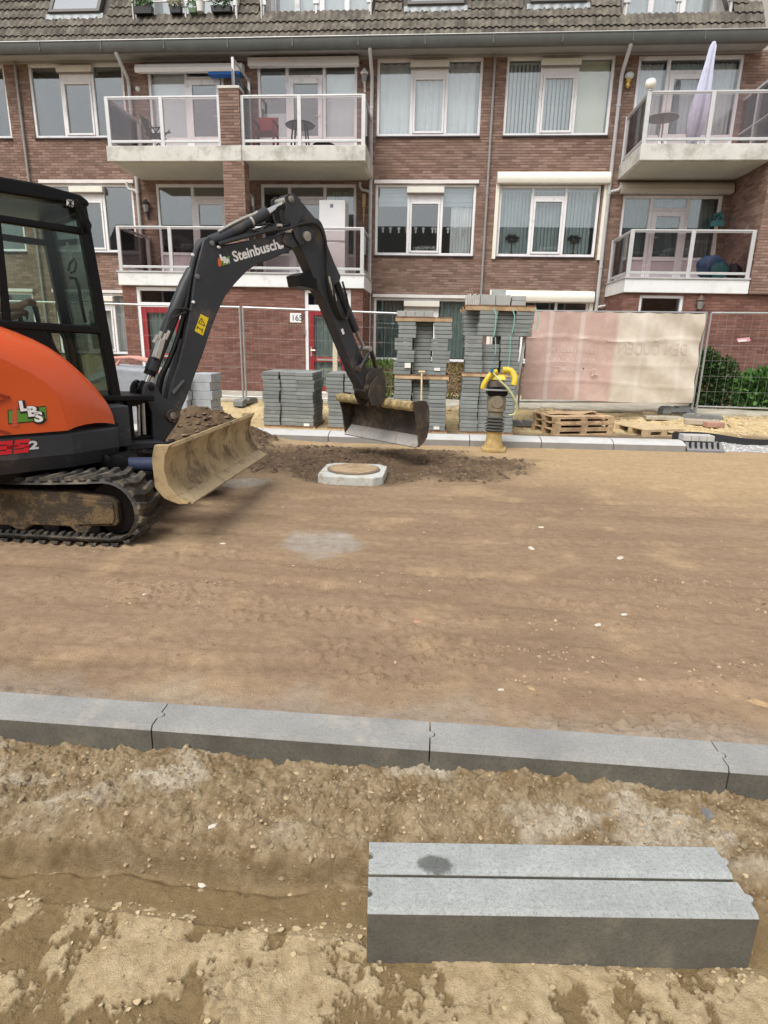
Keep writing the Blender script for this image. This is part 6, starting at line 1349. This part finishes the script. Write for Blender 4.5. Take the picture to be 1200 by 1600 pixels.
for x,lb in ((1.78,'left'),(3.35,'right')):
    r_=empty('hanging_bowl_plant',(x,D+.18,3.70),'dark plant on a slender stand in the %s pane under the roller shutter'%lb,'plant');s=MB();s.lathe((x,D+.18,3.66),[(.05,0),(.04,.02),(.014,.05),(.014,.26),(.05,.28),(.09,.31),(.085,.33)],12);s.build('stand',TRK,r_,smooth=True);s=MB();leaves(s,random.Random(8),(x,D+.18,4.02),(.15,.06,.06),260,.05);s.build('foliage',leafmat('leaf_dark_brown',(.02,.018,.012),(.07,.055,.04)),r_)
# left windows, ground floor, balcony doors
for z,l in ((3.63,'middle storey'),): pass
curtain(-10.6,-9.95,.98,2.45,CURT,'white striped curtain in the ground floor window behind the cab',6,.03);curtain(-9.4,-8.3,.98,2.45,CURT,'long white curtain in the ground floor window beside the left red door',8,.03)
curtain(-1.68,-.9,.98,2.45,DKC,'dark green pleated curtain in the ground floor window behind the slab stacks',7,.03);curtain(-.05,.7,.98,2.45,CURT2,'pale green pleated curtain in the ground floor window between the slab stacks',7,.03)
curtain(-7.5,-6.65,5.75,7.85,CURT3,'pale blue blind behind the upper balcony window under the open awning',1,.005,y=D+.2,cat='blind',nm='roller_blind')
curtain(-3.05,-2.32,6.3,7.75,CURT,'bright white blind in the upper balcony window beside the white lantern',1,.005,y=D+.2,cat='blind',nm='roller_blind')
curtain(-4.68,-4.05,5.8,6.9,CURT3,'low white blind in the upper balcony window behind the red chair',1,.005,y=D+.2,cat='blind',nm='roller_blind')
curtain(-3.0,-2.33,2.98,5.1,DKC,'grey green curtain behind the white fridge',8,.02)
curtain(4.48,5.08,5.72,7.88,CURT3,'pale curtain in the left pane of the balcony window behind the globe lamp',6,.03);curtain(5.16,5.95,5.72,7.88,V1,'grey curtain behind the balcony door next to the folded parasol',7,.03);curtain(6.05,6.72,5.72,7.88,CURT3,'pale curtain in the right pane of the balcony window behind the folded parasol',6,.03)
curtain(4.48,5.1,2.98,4.95,DKC,'dark pleated curtain in the left pane of the lower right balcony window',7,.02);curtain(5.16,5.95,2.98,4.9,DKC,'dark pleated curtain behind the lower right balcony door',7,.02);curtain(6.05,6.72,2.98,4.95,DKC,'dark pleated curtain in the right pane of the lower right balcony window',6,.02)
# ================================================================ THINGS ON THE BALCONIES
# folded parasol
px_=atY(1100,150,16.1);bx_,by_=px_[0],16.1;par=empty('parasol',(bx_-.05,by_,5.66),'folded lilac parasol standing on the upper right balcony','parasol')
LIL=M('lilac_cloth',(.50,.51,.64),.85,.08,6,.2,40)
s=MB();P=[]
for z,r_ in ((5.85,.10),(6.2,.19),(6.5,.20),(6.9,.15),(7.2,.12),(7.45,.09),(7.74,.07),(7.84,.03)):
    f=(z-5.85)/2.0;P.append([(bx_-.12+.17*f+(r_*(1+.16*math.sin(6*a)))*math.cos(a),by_+(r_*(1+.16*math.sin(6*a)))*math.sin(a),z) for a in np.linspace(0,2*math.pi,25)[:-1]])
s.grid(P,True);s.build('cover',LIL,par,smooth=True);s=MB();s.tube([(bx_-.13,by_,5.70),(bx_-.11,by_,5.95)],.022,8);s.build('pole',ALU,par,smooth=True);s=MB();s.lathe((bx_-.13,by_,5.661),[(.24,0),(.24,.04),(.05,.06)],16);s.build('base',FOOT,par,smooth=True)
# globe lamp on the corner post
gx=4.28;gl_=empty('globe_lamp',(gx,yr,6.68),'white globe lamp on the corner post of the upper right balcony','lamp');s=MB();s.lathe((gx,yr,6.677),[(.045,0),(.045,.03),(.03,.05)],12);s.build('lamp_base',ALU,gl_,smooth=True);s=MB();s.lathe((gx,yr,6.715),[(.03+.085*math.sin(k*math.pi/10)**.8,.095*(1-math.cos(k*math.pi/10))) for k in range(11)],18);s.build('globe',M('globe_white',(.82,.80,.74),.3,.03,5,0),gl_,smooth=True)
# bistro table with a hat on the upper right balcony
tx,ty=4.82,16.1;tb=empty('bistro_table',(tx,ty,5.661),'round bistro table with thin splayed legs on the upper right balcony','table');s=MB();s.lathe((tx,ty,6.36),[(.34,0),(.35,.015),(.34,.03)],24);s.build('table_top',M('table_grey',(.30,.29,.28),.5,.1,5,0),tb,smooth=True)
for k in range(4): a=.6+k*1.57;s=MB();s.tube([(tx+.04*math.cos(a),ty+.04*math.sin(a),6.36),(tx+.05*math.cos(a),ty+.05*math.sin(a),5.95),(tx+.24*math.cos(a),ty+.24*math.sin(a),5.665)],.014,6);s.build('leg',ALU,tb,smooth=True)
s=MB();s.lathe((tx-.02,ty,6.391),[(.15,0),(.15,.008),(.09,.014),(.08,.07),(.05,.09)],18);tag(s.build('sun_hat',M('hat_tan',(.36,.31,.25),.9,.1,10,0),smooth=True),'brown sun hat lying on the round bistro table','hat')
# red chair and black round table with chair, upper left balcony
cx,cy=-4.25,15.85;rc=empty('chair',(cx,cy,5.661),'red garden chair with straight arms on the upper balcony beside the brick pier','chair');RDP=M('red_plastic',(.22,.012,.018),.5,.1,5,0)
s=MB();s.box(cx-.25,cx+.25,cy-.22,cy+.22,6.02,6.06);s.build('seat',RDP,rc,bevel=.01);s=MB();s.box(cx-.25,cx+.25,cy+.20,cy+.24,6.06,6.44);s.build('backrest',RDP,rc,bevel=.01)
for a in (-.23,.23):
    s=MB();s.box(cx+a-.03,cx+a+.03,cy-.24,cy+.24,6.24,6.27);s.build('armrest',RDP,rc,bevel=.005)
    for b_ in (-.2,.2): s=MB();s.box(cx+a-.022,cx+a+.022,cy+b_-.022,cy+b_+.022,5.661,6.24);s.build('leg',RDP,rc)
BKP=M('black_plastic',(.012,.012,.013),.5,.1,5,0)
cx,cy=-3.42,15.8;bt_=empty('garden_table',(cx,cy,5.661),'round black garden table on the upper balcony beside the red chair','table');s=MB();s.lathe((cx,cy,6.17),[(.33,0),(.35,.02),(.30,.05),(.12,.075)],22);s.build('table_top',BKP,bt_,smooth=True)
for k in range(4): a=.8+k*1.57;s=MB();s.tube([(cx+.2*math.cos(a),cy+.2*math.sin(a),6.17),(cx+.26*math.cos(a),cy+.26*math.sin(a),5.665)],.02,6);s.build('leg',BKP,bt_,smooth=True)
cx=-2.85;s=MB();s.lathe((cx,15.75,5.661),[(.14,0),(.26,.03),(.27,.10),(.22,.12)],20);tag(s.build('grill_bowl',BKP,smooth=True),'low black bowl on the upper balcony floor by the corner post','bowl')
# black folding chair on the upper balcony under the awning
cx,cy=-7.0,15.95;fc=empty('chair',(cx,cy,5.661),'dark folding chair leaning open on the upper balcony under the awning','chair')
for dy in (-.2,.2):
    s=MB();s.tube([(cx-.28,cy+dy,5.67),(cx+.30,cy+dy,6.22)],.014,6);s.tube([(cx+.28,cy+dy,5.67),(cx-.25,cy+dy,6.45)],.014,6);s.build('side_frame',BKP,fc,smooth=True);s=MB();s.tube([(cx-.12,cy+dy,6.14),(cx+.32,cy+dy,6.16)],.016,6);s.build('armrest',BKP,fc,smooth=True)
s=MB();s.prism([(cx-.16,cy-.19,6.02),(cx+.22,cy-.19,6.0),(cx+.22,cy+.19,6.0),(cx-.16,cy+.19,6.02)],(0,0,.02));s.build('seat',BKP,fc);s=MB();s.prism([(cx-.12,cy-.19,6.06),(cx-.12,cy+.19,6.06),(cx-.27,cy+.19,6.45),(cx-.27,cy-.19,6.45)],(.015,0,.0));s.build('backrest',BKP,fc)
# fridge on the lower balcony
fx0,fx1,fy0,fy1,fz=-3.02,-2.38,15.95,16.55,2.942;fr=empty('fridge',((fx0+fx1)/2,(fy0+fy1)/2,fz),'tall white two door fridge standing on the lower balcony behind the arm','fridge');FW_=M('fridge_white',(.78,.79,.80),.3,.03,3,0,coat=.2)
fr.location.z=fz;s=MB();s.box(fx0,fx1,fy0+.06,fy1,fz,fz+1.72);s.build('body',FW_,fr,bevel=.015)
s=MB();s.box(fx0,fx1,fy0,fy0+.056,fz+.03,fz+.78);s.build('door',FW_,fr,bevel=.015);s=MB();s.box(fx0,fx1,fy0,fy0+.056,fz+.80,fz+1.71);fd=s.build('door',FW_,fr,bevel=.015);s=MB();s.box(fx0+.27,fx0+.35,fy0-.003,fy0-.0005,fz+1.54,fz+1.62);s.build('door_badge',M('badge_grey',(.18,.20,.26),.5,0,1,0),fd)
s=MB();s.box(fx1-.16,fx1-.02,fy0-.012,fy0-.001,fz+.775,fz+.795);s.build('handle',M('fridge_grey',(.5,.5,.52),.4,0,1,0),fr)
# broom and sacks on the lower right balcony
s=MB();gx,gy=6.62,16.5;b2=empty('broom',(gx,gy,2.942),'upright broom with teal bristles on the lower right balcony','broom');s.tube([(gx,gy,2.945),(gx+.05,gy+.35,4.30)],.013,6);s.build('handle',PALE,b2,smooth=True);s=MB();s.box(gx-.09,gx+.19,gy+.32,gy+.42,4.28,4.40);leaves(s,random.Random(5),(gx+.05,gy+.36,4.47),(.12,.05,.08),120,.07,1.0);s.build('brush',M('teal_bristle',(.08,.26,.28),.8,.1,5,0),b2)
BLU=M('blue_sack',(.02,.07,.16),.6,.15,12,.3,20);TEA=M('teal_sack',(.03,.17,.19),.6,.1,12,.2,20)
def sack(name,c,r_,mat,label):
    s=MB();rn=random.Random(int(c[0]*100));P=[]
    for k in range(7):
        t_=k/6;rr=math.sin(.25+t_*2.6)**.7;P.append([(c[0]+r_[0]*rr*math.cos(a)*(1+.12*math.sin(a*5+k)),c[1]+r_[1]*rr*math.sin(a),c[2]+r_[2]*t_+.02*math.sin(a*3+k)) for a in np.linspace(0,2*math.pi,17)[:-1]])
    s.grid(P,True);n=len(s.v);s.f.append(tuple(range(15,-1,-1)));s.f.append(tuple(range(n-16,n)));return tag(s.build(name,mat,None,smooth=True),label,'sack')
sack('sack',(6.28,15.85,2.945),(.34,.22,.52),BLU,'dark blue bulging sack on the lower right balcony');sack('sack',(6.36,15.56,2.945),(.20,.09,.34),TEA,'small teal bundle before the dark blue sack');sack('sack',(6.75,15.75,2.945),(.17,.18,.34),BKP,'black bag beside the dark blue sack')
# wall lanterns
def lantern(name,x,y,z,mat,lab,gm):
    r_=empty(name,(x,y,z),lab,'lamp');s=MB();s.box(x-.025,x+.025,y-.012,y,z,z+.22);s.tube([(x,y-.01,z+.06),(x,y-.10,z+.10),(x,y-.10,z+.16)],.012,6);s.build('bracket',mat,r_);s=MB();s.lathe((x,y-.10,z+.17),[(.045,0),(.085,.18),(.10,.19),(.11,.20),(.05,.27),(.02,.31)],6);s.build('housing',mat,r_);s=MB();s.lathe((x,y-.10,z+.178),[(.05,0),(.087,.168)],6);s.build('lamp_glass',gm,r_)
WHT=M('lantern_white',(.78,.76,.74),.4,.03,3,0);LGL=M('lantern_glass',(.25,.25,.24),.2,.03,3,0)
lantern('wall_lantern',-2.07,D,7.28,WHT,'white wall lantern beside the rain pipe on the top storey',LGL);lantern('wall_lantern',-7.82,D,4.38,BKP,'black wall lantern beside the lower balcony',LGL)
s=MB();s.lathe((-2.06,D-.06,4.35),[(.012,0),(.02,.02),(.028,.34),(.05,.36),(.055,.62),(.03,.66)],10);s.box(-2.075,-2.045,D-.04,D-.0005,4.75,4.80);tag(s.build('bamboo_torch',M('torch_bamboo',(.42,.30,.13),.8,.15,15,0),smooth=True),'bamboo garden torch fixed to the wall above the fridge','torch')
r_=empty('wall_lamp',(4.20,D,7.30),'gold wall lamp with a clear globe on the top storey right','lamp');s=MB();GOLD=M('gold_paint',(.62,.42,.10),.4,.1,5,0,metal=.4);s.lathe((4.20,D-.07,7.28),[(.02,0),(.06,.05),(.04,.12),(.07,.16),(.05,.2)],10);s.box(4.18,4.22,D-.05,D-.0005,7.32,7.42);s.build('bracket',GOLD,r_,smooth=True);s=MB();s.lathe((4.21,D-.08,7.46),[(.03+.075*math.sin(k*math.pi/8),.075*(1-math.cos(k*math.pi/8))) for k in range(9)],14);s.build('globe',M('globe_grey',(.55,.58,.58),.2,.05,5,0),r_,smooth=True)
lx=atY(1092,472,EY);lantern('wall_lantern',lx[0],EY,2.08,M('lantern_brown',(.09,.05,.035),.6,.1,5,0),'brown wall lantern on the red brick wall above the banner',LGL)
# round wall light under the awning
s=MB();s.lathe((-7.83,D-.0005,7.40),[(.06,0),(.055,-.05),(.03,-.07)],14,(0,1,0));tag(s.build('bulkhead_light',M('bulkhead',(.6,.6,.58),.5,.05,4,0),smooth=True),'small round wall light below the open awning','lamp')
# pink sticker and chalk marks on the brick wall
q=[atY(*p,EY-.003) for p in ((1151,529),(1171,527),(1173,533),(1153,535))];s=MB();s.prism(q,(0,-.004,0));st=s.build('wall_sticker',M('pink',(.72,.33,.38),.7,.05,5,0));tag(st,'small pink and white sticker on the brick wall above the leafy bush','sticker');q=[atY(*p,EY-.0075) for p in ((1153,531),(1166,530),(1167,533),(1154,534))];s=MB();s.prism(q,(0,-.002,0));s.build('sticker_panel',M('stickerw',(.8,.78,.72),.7,0,1,0),st)
# flower boxes on the left roof terrace rail
zt=rp(0,TERR[0][2])[2];yy=rp(0,TERR[0][2])[1]-.10
def fbox(x,w_,mat,label,leafm,h_=.16,n=260,top=None,sz=.06):
    r_=empty('flower_box',(x,yy,zt+.05),label,'flower box','flower boxes on the roof terrace');s=MB();s.prism([(x-w_/2,yy-.06,zt+.05),(x+w_/2,yy-.06,zt+.05),(x+w_/2+.02,yy-.06,zt+.05+h_),(x-w_/2-.02,yy-.06,zt+.05+h_)],(0,.14,0));s.build('box',mat,r_,bevel=.008);s=MB();leaves(s,random.Random(int(x*10)),(x,yy,zt+.05+h_+.07),(w_/2+.03,.1,.10),n,sz);s.build('foliage',leafm,r_)
WFL=leafmat('petals_white',(.55,.55,.42),(.80,.80,.68))
fbox(-7.42,.42,BKP,'black flower box of green leaves at the end of the roof terrace rail',BGR);fbox(-6.62,.26,BKP,'dark pot with a big white hydrangea on the roof terrace rail',WFL,.18,420,sz=.07);fbox(-6.20,.16,M('pot_green',(.10,.16,.08),.7,.1,5,0),'small pot with a leafy green plant on the roof terrace rail',BGR,.1,90);fbox(-5.5,.46,BKP,'long black flower box with dark leaves on the roof terrace rail',DGR,.14,200)
for x in (-6.02,): 
    s=MB();s.lathe((x,yy+.02,zt+.08),[(.09,0),(.11,.2),(.12,.21)],14);tag(s.build('white_pot',M('pot_white',(.7,.7,.68),.5,.05,5,0),smooth=True),'white pot hung on the roof terrace rail','pot')
# ================================================================ GREY BLOCKS AND HOSE behind the excavator
GB=M('grey_blocks',(.38,.40,.42),.85,.12,7,.3,60)
for k in range(6):
    for i in range(2):
        s=MB();x=-4.62+i*.36+(.03 if k%2 else 0);y=10.25+.0*k;s.box(x,x+.35,y+.18*i,y+.5+.18*i,-.10+k*.15,.048+k*.15);tag(s.build('concrete_block',GB,bevel=.008),'pale grey concrete block in the pile behind the boom bracket','concrete block','concrete blocks behind the excavator')
bg_=MB();bg_.prism([(-5.75,10.0,-.10),(-4.75,10.0,-.10),(-4.72,10.0,.86),(-5.7,10.0,.92)],(0,.8,0));tag(bg_.build('big_bag',M('grey_bag',(.30,.32,.35),.85,.15,6,.5,14,bd=.03),bevel=.06,seg=4),'crumpled grey bulk bag beside the pile of concrete blocks','bag')
s=MB();PK=M('pink_hose',(.62,.30,.24),.5,.1,10,0)
for k in range(2): s.tube([(-5.62+.12*k,10.3,.90),(-5.5+.12*k,10.28,1.03),(-5.2+.12*k,10.26,1.05),(-4.92+.1*k,10.25,1.00),(-4.80+.1*k,10.25,.80)],.03,8)
tag(s.build('hose_loop',PK,smooth=True),'looped pale red hose lying over the grey bulk bag','hose')
# white post by the right red door and the grey plank beside the stack
s=MB();p=atY(524,600,13.6);s.box(p[0]-.05,p[0]+.05,13.55,13.65,zb(p[0],13.6),1.35);tag(s.build('wooden_post',M('post_pale',(.62,.55,.42),.8,.1,5,.1,40),bevel=.006),'pale square wooden post before the right red door','post')
p0=atY(797,640,SY+.15);p1=atY(823,512,SY+.25);s=MB();s.bar((p0[0],SY+.12,zb(p0[0],SY)),(p1[0]+.0,SY+.26,p1[2]),.05,.025,(0,1,0));tag(s.build('leaning_plank',M('plank_grey',(.46,.46,.45),.7,.1,5,.1,40)),'pale grey plank leaning against the strapped slab stack','plank')
